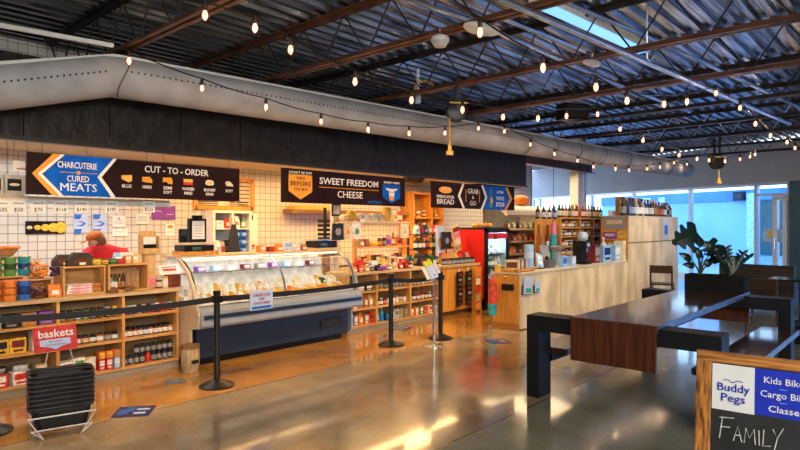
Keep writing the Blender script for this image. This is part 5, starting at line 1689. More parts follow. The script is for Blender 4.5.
# open multideck cooler
k0, k1 = X(509, 7.0), X(536, 7.0)
oc2 = thing('open_cooler', 'open shelved cooler with curved cream canopy beyond the fridge', 'cooler', (0, 0, 0))
IV = pm('cooler_ivory', (.66, .60, .50), .4, 0, .05)
cp_ = [(6.55, 1.86), (6.60, 1.95), (6.75, 2.05), (7.0, 2.09), (7.5, 2.09), (7.5, 2.02), (6.98, 2.02), (6.78, 1.98), (6.66, 1.90), (6.62, 1.84)]
MB().prism(cp_, X(494, 6.9), k1, YZ).build('canopy', IV, oc2, True)
MB().bx(k0 - .3, k1, 7.44, 7.5, .3, 2.03).build('rear_panel', pm('cooler_liner', (.30, .26, .22), .5), oc2)
for x in (k0 - .3, k1 - .03):
    MB().bx(x, x + .03, 6.72, 7.46, .3, 2.03).build('end_panel', CLEAR if x < k1 - .1 else IV, oc2)
MB().bx(k0 - .3, k1, 6.62, 7.5, 0, .42).build('base', IV, oc2)
for z in (.72, 1.0, 1.28, 1.56):
    MB().bx(k0 - .26, k1 - .03, 6.86, 7.44, z - .02, z).build('shelf', CHROME, oc2)
    MB().bx(k0 - .26, k1 - .03, 6.845, 6.86, z - .025, z + .02).build('price_strip', cm('beige'), oc2)
MB().bx(k0 - .2, k1 - .05, 6.74, 6.80, 1.94, 1.97).build('lamp', pm('cooler_lamp', (1, .85, .6), .4, 0, .01, 1, 0, 6), oc2)
for k, z in enumerate((.72, 1.0, 1.28, 1.56)):
    cs = (('orange', 'kraft', 'tan', 'kraft', 'red', 'tan'), ('orange', 'orange', 'brown', 'tan', 'kraft', 'beige'), ('brown', 'maroon', 'orange', 'tan', 'red', 'red'), ('brown', 'olive', 'black', 'kraft', 'olive', 'brown'))[k]
    row([('bag', (.11, .10, .17, c, 'white')) for c in cs], k0 - .15, k1 - .15, 6.96, z, f"on the {('bottom', 'second', 'third', 'top')[k]} shelf of the open cooler", 'packs in the open cooler')
q = good('loaf', (.50, .34, .26, 'orange'), (X(523, 7.05), 7.1, 2.09), 'big rounded orange block resting on the open cooler canopy', 'cheese', name='cheese_block')

# ------------------------------------------------------------------ wooden bottle rack
WYR = 6.0
wx = [X(561, WYR), X(580.5, WYR), X(594, WYR), X(608.5, WYR)]
wr = thing('bottle_rack', 'wide warm wooden cubby rack full of small goods behind counter', 'rack', (0, 0, 0))
MB().bx(wx[0], wx[-1], WYR + .36, WYR + .40, 0, 1.80).build('back_panel', wood('rack_back', (.20, .09, .03), (.30, .15, .05)), wr)
for x in wx:
    MB().bx(x - .03, x + .03, WYR, WYR + .36, 0, 1.82).build('upright', ORANGEW, wr)
for z in (.70, .98, 1.18, 1.40, 1.60, 1.82):
    MB().bx(wx[0], wx[-1], WYR - .01, WYR + .36, z - .03, z).build('shelf', wood('rack_shelf_wood', (.60, .30, .08), (.76, .44, .15)), wr)
for k, z in enumerate((.98, 1.18, 1.40, 1.60)):
    nm = ('bottom', 'second', 'third', 'top')[k]
    for j in range(3):
        n = 6 if j == 0 else 4
        pal = [('brown', 'silver', 'white'), ('amber', 'black', 'white'), ('maroon', 'silver', 'tan'), ('red', 'black', 'white'), ('kraft', 'silver', 'white'), ('black', 'white', 'grey')]
        row([('jar', (.055, .13, *pal[(i + k * 2 + j * 3) % 6])) for i in range(n)], wx[j] + .13, wx[j + 1] - .13, WYR + .10, z, f"{nm} row, {('left', 'middle', 'right')[j]} column of the cubby rack", 'jars in the cubby rack')
row([('bottle', (.045, .30, c, d, e)) for c, d, e in (('darkgreen', 'black', 'white'), ('brown', 'gold', 'cream'), ('amber', 'red', 'white'), ('darkgreen', 'gold', 'tan'), ('amber', 'orange', 'white'), ('brown', 'red', 'white'), ('amber', 'gold', 'red'), ('maroon', 'orange', 'white'), ('brown', 'orange', 'cream'), ('amber', 'black', 'white'), ('black', 'black', 'grey'), ('black', 'silver', 'cream'), ('darkgreen', 'black', 'gold'), ('black', 'gold', 'white'))], wx[0] + .10, wx[-1] - .25, WYR + .10, 1.82, 'standing on top of the cubby rack', 'bottles on the cubby rack')
row([('bottle', (.045, .29, c, 'black', e)) for c, e in (('black', 'grey'), ('darkgreen', 'white'), ('black', 'white'), ('brown', 'cream'), ('black', 'gold'), ('darkgreen', 'tan'), ('black', 'grey'), ('brown', 'white'))], wx[0] + .15, wx[-1] - .3, WYR + .26, 1.82, 'in back row on top of the cubby rack', 'bottles on the cubby rack')
# low rack of wine left of it and wooden boards
q = thing('board_panel', 'red brown wooden panel with hanging serving boards left of rack', 'panel', (0, 0, 0))
bA, bB = X(538, 6.0), X(560, 6.0) - .04
MB().bx(bA, bB, 6.04, 6.08, 0, 1.78).build('panel', ORANGEW, q)
for k in range(3):
    x = bA + .08 + (bB - bA - .16) * k / 2
    MB().prism([(x - .07, 1.05), (x + .07, 1.05), (x + .075, 1.42), (x + .025, 1.48), (x + .02, 1.66), (x - .02, 1.66), (x - .025, 1.48), (x - .075, 1.42)], 6.00, 6.04).build('serving_board', wood('red_brown_board', (.24, .06, .015), (.38, .12, .03), 'z'), q)
row([('bottle', (.045, .28, c, d, e)) for c, d, e in (('black', 'black', 'grey'), ('navy', 'silver', 'white'), ('black', 'gold', 'white'), ('navy', 'black', 'skyblue'))], bA + .1, bB - .08, 6.06, 1.78, 'on top of the serving board panel', 'bottles on the board panel', rzj=.02)
# long windsock hanging
p = on_y(553.5, 222, 5.85)
q = thing('fish_windsock', 'long hanging cloth windsock, pink at top and turquoise below', 'windsock', (p.x, 5.85, 0))
MB().lathe([(.02, p.z), (.06, p.z - .06), (.065, p.z - .25)], seg=12).build('pink_top', cm('pink', .8), q, True)
MB().lathe([(.065, p.z - .25), (.072, p.z - .45), (.065, p.z - .80), (.04, p.z - .95)], seg=12).build('turquoise_body', pm('turquoise_cloth', (.04, .42, .52), .8, 0, .3, 8), q, True)
MB().cyl((0, 0, p.z), (0, 0, 4.02), .006, None, 6).build('cord', BLACK, q)

# ------------------------------------------------------------------ plywood service counter and tall cabinet
KY = 4.75
q = thing('service_counter', 'long pale plywood service counter with orange wooden end', 'counter', (0, 0, 0))
KX = [8.07, X(561, KY), X(597.5, KY), X(628.5, KY)]
DKGAP = pm('dark_gap_wood', (.10, .06, .03), .8)
MB().bx(KX[0] + .02, KX[-1], KY + .02, KY + .50, 0, .87).build('body', DKGAP, q)
for k, (a, b) in enumerate(zip(KX, KX[1:])):
    MB().bx(a + (.013 if k else 0), b - .013, KY, KY + .02, .02, .87).build('front_panel', PLY, q)
MB().bx(KX[0] - .01, KX[-1], KY - .015, KY + .52, .87, .90).build('counter_top', wood('ply_top', (.58, .48, .33), (.70, .60, .44)), q)
MB().bx(KX[0] - .012, KX[0] + .02, KY + .02, KY + .50, .10, .86).build('orange_end_panel', ORANGEW, q)  # warm light on this end is partly put into its orange colour
MB().bx(KX[0] - .02, KX[0] + .02, KY + .02, KY + .50, 0, .10).build('end_plinth', wood('orange_plinth', (.42, .16, .03), (.55, .24, .06), 'y'), q)
MB().sph((KX[0] - .03, KY + .26, .82), .022, (1, 1, 1), 8).build('bell', STEEL, q, True)
TX = [KX[-1] + .004, X(654.5, KY), X(678, KY)]
t_ = thing('tall_cabinet', 'tall pale plywood cabinet at the far end of the counter', 'cabinet', (0, 0, 0))
MB().bx(TX[0] + .01, TX[-1], KY + .02, KY + .62, 0, 1.83).build('body', DKGAP, t_)
for a, b in zip(TX, TX[1:]):
    MB().bx(a + .012, b - .012, KY, KY + .02, .02, 1.255).build('lower_panel', PLY, t_)
    MB().bx(a + .012, b - .012, KY, KY + .02, 1.28, 1.83).build('upper_panel', PLY, t_)
MB().bx(TX[0], TX[-1], KY - .005, KY + .63, 1.83, 1.85).build('top_board', wood('ply_top', (.58, .48, .33), (.70, .60, .44)), t_)
MB().bx(TX[0] - .0, TX[0] + .012, KY + .02, KY + .60, .91, 1.80).build('orange_side_panel', ORANGEW, t_)
p0, p1 = on_y(663.5, 218.5, KY - .006), on_y(668.5, 239, KY - .006)
s_ = thing('banner_sticker', 'narrow blue and white vertical sticker on the tall cabinet', 'sticker', ((p0.x + p1.x) / 2, KY - .0075, (p0.z + p1.z) / 2))
hw, hh_ = (p1.x - p0.x) / 2, (p0.z - p1.z) / 2
MB().bx(-hw, hw, 0, .004, -hh_, hh_).build('sheet', PAPERB, s_)
MB().bx(-hw * .6, hw * .6, -.003, 0, -hh_ * .55, hh_ * .35).build('blue_figure', cm('blue'), s_)
# posters pinned on the orange side of the tall cabinet (faces the shop)
PX_ = TX[0] - .012
for k, (py0, py1, y0, y1, c, nm) in enumerate(((217, 229, 4.80, 5.30, 'grey', 'grey printed poster at top of the orange cabinet side'), (232, 239, 5.0, 5.30, 'purple', 'small purple card on the orange cabinet side'), (231, 238, 4.80, 4.97, 'yellow', 'small yellow card on the orange cabinet side'), (240, 251, 4.9, 5.25, 'amber', 'amber printed sheet low on the orange cabinet side'))):
    a, b = on_x(615, py0, PX_), on_x(615, py1, PX_)
    s_ = thing('pinned_card', nm, 'poster', (PX_, (y0 + y1) / 2, (a.z + b.z) / 2), -PI / 2)
    MB().bx(-(y1 - y0) / 2, (y1 - y0) / 2, 0, .008, -(a.z - b.z) / 2, (a.z - b.z) / 2).build('sheet', cm(c, .6), s_)
    MB().bx(-(y1 - y0) * .35, (y1 - y0) * .35, -.003, 0, -(a.z - b.z) * .1, (a.z - b.z) * .25).build('print_line', cm('beige' if c != 'yellow' else 'tan'), s_)
# bottles and frame on the tall cabinet
cols = [('black', 'black', 'grey'), ('black', 'silver', 'navy'), ('navy', 'black', 'grey'), ('black', 'black', 'skyblue'), ('grey', 'silver', 'white'), ('black', 'red', 'white'), ('grey', 'black', 'white'), ('black', 'orange', 'white'), ('navy', 'black', 'silver'), ('black', 'silver', 'white'), ('brown', 'gold', 'kraft'), ('brown', 'gold', 'amber'), ('black', 'black', 'red'), ('black', 'gold', 'grey'), ('black', 'black', 'white'), ('grey', 'black', 'black'), ('black', 'silver', 'grey')]
row([('bottle', (.065, .40 if k < 11 else .36, *c)) for k, c in enumerate(cols)], TX[0] + .10, X(669, KY + .16), KY + .16, 1.85, 'in front row on the tall cabinet', 'bottles on the tall cabinet')
row([('bottle', (.06, .38, *cols[(k * 5) % 17])) for k in range(11)], X(630, KY + .40), X(666, KY + .40), KY + .42, 1.85, 'in back row on the tall cabinet', 'bottles on the tall cabinet')
pa, pb = on_y(616, 197, KY + .60), on_y(637, 216, KY + .60)
s_ = thing('wooden_crate', 'upright brown wooden crate behind bottles on the tall cabinet', 'crate', ((pa.x + pb.x) / 2, KY + .53, 1.85))
w_ = (pb.x - pa.x) / 2
h_ = pa.z - 1.85
WB_ = wood('crate_brown', (.22, .10, .035), (.34, .17, .06))
MB().bx(-w_, w_, .06, .08, 0, h_).build('back_board', WB_, s_)
MB().bx(-w_, w_, -.04, .06, h_ - .03, h_).bx(-w_, w_, -.04, .06, 0, .03).build('rails', WB_, s_)
for s in (-1, 1):
    MB().bx(s * w_ - .02, s * w_ + .02, -.04, .08, 0, h_).build('side_board', WB_, s_)
good('box', (.14, .10, .12, 'white', 'grey'), (TX[0] + .09, KY + .40, 1.85), 'small white box at left end of the tall cabinet top', 'box')

# things standing on the service counter
ZC = .90
q = thing('wooden_tray', 'orange wooden tray of upright cards at the counter corner', 'tray', (8.38, 4.98, ZC))
MB().bx(-.27, .27, -.16, .16, 0, .012).bx(-.27, .27, -.16, -.148, 0, .05).bx(-.27, .27, .148, .16, 0, .05).bx(-.27, -.258, -.16, .16, 0, .05).bx(.258, .27, -.16, .16, 0, .05).build('tray_body', ORANGEW, q)
for k in range(9):
    c = ('beige', 'cream', 'brown', 'white', 'tan', 'brown', 'white', 'skyblue', 'skyblue')[k]
    good('card', (.22, .012, .17 + .01 * (k % 3), c, ('brown', 'skyblue', 'tan')[k % 3]), (8.19 + .044 * k, 4.97, ZC + .013), f"{wd(c)} greeting card, {ORD[k]} from left in the wooden card tray", 'card', 'greeting cards in the tray', R(-62 + 3 * (k % 3)))
good('box', (.16, .10, .10, 'yellow', 'teal'), (8.16, 5.17, ZC), 'yellow and teal packet behind the card tray', 'packet')


def at_counter(px, yv=4.95):
    return X(px, yv)


x = at_counter(530.5)
q = thing('canister', 'tall pale blue cylindrical canister on the service counter', 'canister', (x, 4.98, ZC))
MB().lathe([(.07, 0), (.078, .02), (.078, .40), (.07, .42)], seg=18).build('body', cm('skyblue', .4), q, True)
MB().lathe([(.079, .20), (.079, .30)], seg=18).build('label', PAPERB, q, True)
q = thing('tilted_sign', 'tilted blue and white counter sign beside the tall canister', 'sign', (at_counter(541), 4.95, ZC))
Mt = Matrix.Rotation(R(-16), 4, 'X') @ Matrix.Rotation(R(14), 4, 'Y')
MB().bx(-.10, .10, 0, .012, .03, .27, Mt).build('board', cm('skyblue', .3), q)
MB().bx(-.06, .07, -.004, 0, .08, .15, Mt).bx(-.06, .05, -.004, 0, .17, .23, Mt).build('print', PAPER, q)
MB().bx(-.10, .10, -.03, .10, 0, .014).build('foot', BLACKP, q)
x = at_counter(550.5)
q = thing('card_reader', 'dark grey point of sale unit with blue screen on the counter', 'till', (x, 5.0, ZC))
MB().bx(-.12, .12, -.08, .08, 0, .14).build('base', pm('dark_grey_plastic', (.09, .09, .10), .4), q, bevel=.01)
MB().bx(-.14, .14, .0, .03, .18, .40, Matrix.Rotation(R(-10), 4, 'X')).build('screen', cm('grey', .4), q, bevel=.006)
MB().bx(-.02, .02, .0, .04, .14, .2).build('neck', BLACKP, q)
MB().sph((0, .0, .42), .05, (1, .3, 1), 10).build('round_sign', cm('skyblue'), q)
row([('card', (.20, .10, .20, 'skyblue', 'blue')), ('card', (.17, .10, .18, 'skyblue', 'white'))], at_counter(560), at_counter(569), 4.9, ZC, 'of the pale blue pair on the service counter', 'pale blue boxes on the service counter', rzj=.04)
q = thing('cup_lid_stack', 'grey bowl with upturned lids behind the pale blue boxes', 'bowl', (at_counter(559, 5.1), 5.13, ZC))
MB().lathe([(.05, 0), (.05, .26), (.13, .32), (.14, .35), (.11, .36)], seg=16).build('bowl', cm('grey', .4), q, True)
row([('jar', (.06, .22, 'black', 'kraft', 'grey')), ('jar', (.055, .17, 'kraft', 'tan', 'beige'))], at_counter(573.5), at_counter(577.5), 5.05, ZC, 'between blue boxes and coffee grinder', 'jars by the coffee grinder')
q = thing('coffee_grinder', 'black coffee grinder with pale domed hopper on the service counter', 'grinder', (at_counter(584), 4.98, ZC))
MB().bx(-.13, .13, -.13, .15, 0, .06).bx(-.11, .11, -.02, .15, .06, .40).bx(-.12, .12, -.12, .15, .30, .44).build('body', BLACKP, q, bevel=.012)
MB().lathe([(.06, .44), (.10, .48), (.105, .54), (.08, .60), (.03, .62)], seg=18).build('hopper', pm('clear_hopper', (.50, .60, .72), .15), q, True)
MB().cyl((0, -.08, .24), (0, -.08, .30), .03).build('spout', STEEL, q)
MB().bx(-.05, .05, -.124, -.118, .34, .40).build('badge', cm('silver'), q)
good('box', (.24, .16, .36, 'maroon', 'grey'), (at_counter(594.2), 4.96, ZC), 'tall grey brown carton right of the coffee grinder', 'box')
good('box', (.40, .18, .34, 'skyblue', 'navy'), (at_counter(603.8), 4.96, ZC), 'wide pale blue carton with navy picture on the service counter', 'box')
good('box', (.30, .18, .33, 'skyblue', 'white'), (at_counter(614.3), 4.96, ZC), 'pale blue and white carton at right of the service counter', 'box')
for k, px in enumerate((620.7, 624, 627.2)):
    good('card', (.14, .20, .42 - .02 * (k == 1), 'cream' if k != 1 else 'white', 'beige'), (at_counter(px) - .17, 4.90, ZC), f"tall cream file box, {ORD[k]} from left next to the tall cabinet", 'file box', 'cream file boxes', name='file_box')
q = thing('bottle', 'white pump bottle standing behind the pale blue cartons', 'bottle', (at_counter(604, 5.16), 5.17, ZC))
MB().lathe([(.07, 0), (.075, .30), (.05, .36), (.03, .38)], seg=14).build('body', PAPERB, q, True)
MB().cyl((0, 0, .38), (0, 0, .47), .012).bx(-.07, .02, -.012, .012, .46, .485).build('pump', PAPER, q)
# black tablet-ish goods behind
row([('box', (.20, .12, .30, 'black', 'grey')), ('box', (.20, .12, .34, 'black', 'maroon'))], at_counter(585, 5.16), at_counter(592, 5.16), 5.17, ZC, 'behind the cartons on the service counter', 'dark boxes behind the cartons')

# leaflets on the counter front
for k, (px0, px1, py0, py1) in enumerate(((522, 531, 277.5, 294), (533.5, 539, 280, 292.5))):
    a, b = on_y(px0, py0, KY - .02), on_y(px1, py1, KY - .02)
    s_ = thing('leaflet_holder', ['larger clear holder of blue and green leaflets on counter front', 'smaller leaflet holder at right on the plywood counter front'][k], 'leaflet holder', ((a.x + b.x) / 2, KY - .012, b.z))
    w_, h_ = (b.x - a.x) / 2, a.z - b.z
    Mt = Matrix.Rotation(R(4), 4, 'Y')
    MB().bx(-w_, w_, -.02, .0, 0, h_ * .55, Mt).build('holder', pm('smoky_holder', (.10, .06, .05), .2), s_)
    MB().bx(-w_ * .86, w_ * .9, -.026, -.020, .01, h_, Mt).build('leaflet', PAPERB, s_)
    MB().bx(-w_ * .4, w_ * .75, -.029, -.026, h_ * .12, h_ * .36, Mt).build('green_print', pm('leaflet_green', (.02, .42, .30), .5), s_)
# fittings at the orange end
s_ = thing('card_holder', 'black box mounted on the orange counter end', 'holder', on_x(508.5, 287, 8.055), -PI / 2)
MB().bx(-.10, .10, -.05, -.003, -.05, .05).build('body', BLACKP, s_, bevel=.008)
p = on_x(498, 284, 7.98)
s_ = thing('hanging_banner', 'hanging cloth tube, red above and turquoise below, at counter end', 'windsock', (7.93, 5.16, 0))
MB().tube([(-.02, 0, .80), (0, 0, .70), (.005, 0, .50), (-.01, 0, .40)], [.045, .07, .075, .07], 12).build('red_cloth', pm('coral_cloth', (.62, .07, .04), .8, 0, .35, 12), s_, True)
MB().tube([(-.01, 0, .40), (-.015, 0, .30), (.0, 0, .22)], [.072, .07, .055], 12).build('turquoise_cloth', pm('turquoise_cloth', (.04, .42, .52), .8, 0, .3, 8), s_, True)
MB().tube([(-.02, 0, .80), (.03, 0, .86), (.128, 0, .88)], .008, 6).build('hook', STEEL, s_)

# ------------------------------------------------------------------ communal table with steel frames and benches
tb = thing('communal_table', 'long dark wooden communal table on black steel frames', 'table', (0, 0, 0))
AX0, AX1, AY0, AY1, TZ_ = 5.01, 8.42, 1.68, 2.43, .815
MB().bx(AX0 + .036, AX1 - .036, AY0, AY1, TZ_ - .06, TZ_).build('table_top', WALNUT, tb, bevel=.004)
MB().bx(AX0, AX0 + .036, AY0, AY1, .425, TZ_).build('end_panel', WALNUTZ, tb, bevel=.004)
MB().bx(AX1 - .036, AX1, AY0, AY1, .425, TZ_).build('end_panel', WALNUTZ, tb, bevel=.004)
EDGE = pm('edge_steel', (.40, .40, .40), .42, 1)
for yv in (AY0, AY1):
    MB().bx(AX0 + .04, AX1 - .04, yv - .005, yv + .005, TZ_ - .058, TZ_ - .004).build('metal_edge', EDGE, tb)
for x0 in (5.05, 8.10):
    for (ya, yb) in ((2.77, 2.90), (1.20, 1.33)):
        MB().bx(x0, x0 + .24, ya, yb, 0, .64).build('leg', FRAMEB, tb, bevel=.004)
    MB().bx(x0, x0 + .24, 1.20, 2.90, .64, .753).build('cross_beam', FRAMEB, tb, bevel=.004)
    for (ya, yb) in ((2.435, 2.90), (1.20, 1.675)):
        MB().bx(x0, x0 + .24, ya, yb, .753, .785).build('beam_cap', FRAMEB, tb, bevel=.004)
MB().bx(5.29, 8.10, 2.02, 2.09, .56, .62).build('stretcher', FRAMEB, tb)
for k, (ya, yb) in enumerate(((2.60, 2.97), (1.12, 1.49))):
    MB().bx(5.30, 8.09, ya, yb, .395, .45).build('bench_seat', WALNUT, tb, bevel=.004)
    ye = yb if k == 0 else ya
    MB().bx(5.31, 8.08, ye - .006, ye + .006, .392, .447).build('bench_edge', EDGE, tb)
    MB().bx(5.28, 8.12, ya + .15, ya + .21, .32, .392).build('bench_support', FRAMEB, tb)
# planter with plants
pl = thing('planter_box', 'long black planter box of soil at the far end of the table', 'planter', (8.19, 2.01, TZ_ + .001))
m = MB()
PW = .335
m.bx(-.13, .13, -PW, PW, 0, .02)
m.bx(-.13, -.11, -PW, PW, .02, .205).bx(.11, .13, -PW, PW, .02, .205).bx(-.11, .11, -PW, -PW + .02, .02, .205).bx(-.11, .11, PW - .02, PW, .02, .205)
m.build('trough', dull(pm('matte_black', (.012, .012, .013), .8), .2), pl)
so_ = MB()
so_.bx(-.11, .11, -PW + .02, PW - .02, .02, .17)
for k in range(70):
    so_.bx(-.022, .022, -.014, .014, -.008, .008, Matrix.Translation((random.uniform(-.09, .09), random.uniform(-PW + .04, PW - .04), .18)) @ Matrix.Rotation(random.uniform(0, 3), 4, 'Z') @ Matrix.Rotation(random.uniform(-.5, .5), 4, 'X'))
o = so_.build('bark_mulch', pm('bark', (.34, .24, .08), .9, 0, .5, 20), pl)
o['kind'] = 'stuff'
LEAF = pm('monstera_leaf', (.010, .035, .018), .3, 0, .3, 6)
LEAF2 = pm('glossy_dark_leaf', (.010, .030, .020), .28, 0, .3, 8)


def leaf_bm(m, base, d, n, L, W, notch=False, droop=.25):
    """leaf blade from base along d, its face turned to n"""
    d = Vector(d).normalized()
    n = Vector(n)
    n = (n - d * n.dot(d)).normalized()
    side = d.cross(n)
    N = 12
    out = []
    for i in range(N + 1):
        t = i / N
        wv = W * (math.sin(PI * (.10 + .90 * t) ** .75) ** .8 if t < 1 else .02)
        if notch and i % 3 == 1 and i > 2:
            wv *= .50
        c = Vector(base) + d * (L * t) - n * (droop * L * (t - .4) ** 2)
        out.append((c, wv, t))
    th = n * .002
    for s in (-1, 1):
        pl_ = []
        for c, wv, t in out:
            back = d * (-.22 * L * (1 - t) ** 2 * (wv / W if W else 0)) if notch else Vector()
            pl_.append((c, c + side * s * wv + back - n * (wv * .22)))
        for (a0, b0), (a1, b1) in zip(pl_, pl_[1:]):
            top = [m.bm.verts.new(v + th) for v in (a0, a1, b1, b0)]
            bot = [m.bm.verts.new(v - th) for v in (a0, a1, b1, b0)]
            m.bm.faces.new(top)
            m.bm.faces.new(bot[::-1])
            for k in range(4):
                m.bm.faces.new((top[k], bot[k], bot[(k + 1) % 4], top[(k + 1) % 4]))


# room directions seen from the seats: left along the table front, and out towards the room
LF = Vector((-.67, .74, 0))
OUT = Vector((-.74, -.67, .25))
UP = Vector((0, 0, 1))
mo = thing('monstera_plant', 'dark split leaf monstera growing at left in the black planter', 'plant', (8.19, 2.20, TZ_ + .185))
for (a, h, da, dz, L, W, no) in ((.02, .55, .85, -.35, .34, .19, 1), (-.13, .44, -.25, -.9, .23, .13, 1), (-.20, .36, -.7, -.3, .20, .07, 0), (.10, .20, .8, .5, .18, .05, 0), (-.02, .22, .3, .8, .16, .05, 0), (-.16, .18, -.8, .35, .17, .05, 0), (.06, .13, .9, .1, .15, .045, 0), (-.08, .12, -.5, .6, .15, .045, 0), (-.22, .22, -.6, .6, .14, .04, 0), (.03, .30, .6, .6, .13, .04, 0)):
    t = LF * a + UP * h
    MB().tube([(0, 0, -.01), (t.x * .3, t.y * .3, t.z * .5), t], [.009, .008, .005], 6).build('stem', pm('plant_stem', (.03, .07, .025), .5), mo, True)
    m = MB()
    leaf_bm(m, t, LF * da + UP * dz, OUT, L, W, bool(no), .5)
    m.build('leaf', LEAF, mo)
zz = thing('zz_plant', 'upright glossy leaved plant growing at right in the black planter', 'plant', (8.19, 1.85, TZ_ + .185))
for k, (a, h) in enumerate(((.16, .30), (.05, .36), (-.06, .24), (-.16, .30), (-.24, .26), (.10, .20), (-.10, .18), (.0, .22))):
    pts = [LF * (a * f ** 1.5) + UP * (-.01 + h * f) for f in (0, .25, .5, .75, 1)]
    st_ = MB().tube(pts, [.008, .007, .006, .005, .003], 6).build('stem', pm('plant_stem', (.03, .07, .025)), zz, True)
    m = MB()
    for f in range(2, 9):
        t = f / 8
        b = LF * (a * t ** 1.5) + UP * (-.01 + h * t)
        for s_1 in (-1, 1):
            leaf_bm(m, b, LF * (.75 * s_1) + UP * .6 + OUT * .15 * (1 if k % 2 else -1), OUT + UP * .3, .085, .021, False, .2)
    m.build('leaflets', LEAF2, st_)

# ------------------------------------------------------------------ chairs and far seating


def dining_chair(label, loc, rz):
    c = thing('dining_chair', label, 'chair', loc, rz)
    # faces local +x, back at -x
    MB().bx(-.22, .22, -.22, .22, .42, .455).build('seat', pm('chair_seat_pad', (.035, .03, .028), .5), c, bevel=.012)
    for sx in (-1, 1):
        for sy in (-1, 1):
            top = .82 if sx < 0 else .42
            MB().cyl((sx * .22, sy * .21, 0), (sx * .20, sy * .20, .42), .017, .021, 10).build('leg', DKCHAIR, c, True)
            if sx < 0:
                MB().tube([(-.20, sy * .20, .42), (-.22, sy * .20, .62), (-.26, sy * .20, .82)], [.021, .019, .015], 10).build('back_post', DKCHAIR, c, True)
    m = MB()
    m.bx(-.012, .012, -.215, .215, -.07, .09, Matrix.Translation((-.248, 0, .74)) @ Matrix.Rotation(R(-10), 4, 'Y'))
    m.build('backrest', DKCHAIR, c, bevel=.006)
    for sy in (-1, 1):
        MB().bx(-.20, .20, sy * .20 - .01, sy * .20 + .01, .36, .42).build('seat_rail', DKCHAIR, c)
        MB().bx(-.20, .20, sy * .205 - .008, sy * .205 + .008, .20, .225).build('stretcher', DKCHAIR, c)
    return c


p = on_z(662, 283, .45)
dining_chair('dark wooden chair standing before the tall plywood cabinet', (p.x, p.y, 0), R(14))
p = on_z(764, 295, .45)
dining_chair('dark wooden chair seen from behind beyond the planter', (10.6, 1.92, 0), R(0))
# far table and banquette
q = thing('side_table', 'dark far table with reflective top at the right edge', 'table', (11.9, 1.62, 0))
MB().bx(-.45, .45, -.55, .42, .715, .75).build('table_top', pm('dark_gloss_top', (.03, .03, .035), .08, 0, .1, 4, 0, 0, .6), q, bevel=.004)
MB().cyl((0, 0, .04), (0, 0, .715), .035).build('pedestal', BLACK, q)
MB().lathe([(.24, 0), (.24, .015), (.05, .04)], seg=20).build('base', BLACK, q, True)
bq = thing('banquette', 'long low dark banquette with padded back before the windows', 'bench', (13.9, 2.62, 0), R(-14))
DKL = pm('dark_leather', (.022, .020, .022), .45, 0, .3, 8)
MB().bx(-.30, .30, -.80, .62, .12, .42).build('base', DKCHAIR, bq)
MB().bx(-.30, .30, -.80, .62, .42, .50).build('seat_cushion', DKL, bq, bevel=.02)
MB().bx(-.36, -.27, -.80, .62, .12, .86).build('backrest', DKL, bq, bevel=.02)
m = MB()
for k in range(5):
    m.bx(-.37, -.355, -.78, .60, .50 + .065 * k, .512 + .065 * k)
m.build('seam_lines', pm('dark_seam_line', (.06, .055, .06), .5), bq)
q = thing('side_table', 'low dark coffee table glimpsed left of the planter', 'table', (14.6, 3.55, 0))
MB().bx(-.3, .3, -.3, .3, .40, .44).build('table_top', DKCHAIR, q)
for sx in (-1, 1):
    for sy in (-1, 1):
        MB().bx(sx * .26 - .02, sx * .26 + .02, sy * .26 - .02, sy * .26 + .02, 0, .40).build('leg', DKCHAIR, q)
# bag and papers below the far frame
row([('box', (.16, .12, .22, 'black', 'white')), ('box', (.15, .12, .22, 'black', 'white'))], 9.5, 9.72, 1.55, .0, 'standing on the floor behind the table', 'boxes behind the table')
q = thing('handbag', 'dark bag with white handles on the floor behind the table', 'bag', (9.85, 1.35, 0))
MB().prism([(-.14, 0), (.14, 0), (.12, .26), (-.12, .26)], -.05, .05).build('body', BLACKP, q, bevel=.01)
MB().tube([(-.07, -.05, .24), (-.05, -.055, .38), (.05, -.055, .38), (.07, -.05, .24)], .012, 8).build('handle', PAPER, q, True)

# ------------------------------------------------------------------ queue stanchions with belts
BELT = pm('black_webbing', (.012, .012, .014), .6)


def stanchion(label, x, yv, to=None, zt=.93):
    s_ = thing('stanchion', label, 'stanchion', (x, yv, 0), 0, 'queue stanchions')
    MB().lathe([(.175, 0), (.178, .012), (.15, .028), (.06, .06), (.035, .075)], seg=28).build('base', BLACK, s_, True)
    MB().cyl((0, 0, .07), (0, 0, zt), .032, None, 18).build('pole', BLACK, s_, True)
    MB().cyl((0, 0, zt), (0, 0, zt + .05), .038, None, 18).bx(-.042, .042, -.042, .042, zt - .075, zt - .005).build('belt_head', BLACKP, s_, bevel=.004)
    if to:
        d = Vector((to[0] - x, to[1] - yv, 0))
        L = d.length
        m = MB()
        n = 12
        A, B = [], []
        for k in range(n + 1):
            f = k / n
            c = d * f + d.normalized() * (.052 * (1 - 2 * f)) + Vector((0, 0, zt - .04 - .10 * f * (1 - f) * 1.0))
            nn = Vector((-d.y, d.x, 0)).normalized() * .0015
            A.append([m.bm.verts.new(c + nn + Vector((0, 0, dz))) for dz in (-.028, .028)] + [m.bm.verts.new(c - nn + Vector((0, 0, dz))) for dz in (.028, -.028)])
        for P, Q in zip(A, A[1:]):
            for k in range(4):
                m.bm.faces.new((P[k], P[(k + 1) % 4], Q[(k + 1) % 4], Q[k]))
        m.bm.faces.new(A[0])
        m.bm.faces.new(A[-1][::-1])
        m.build('belt', BELT, s_)
    return s_


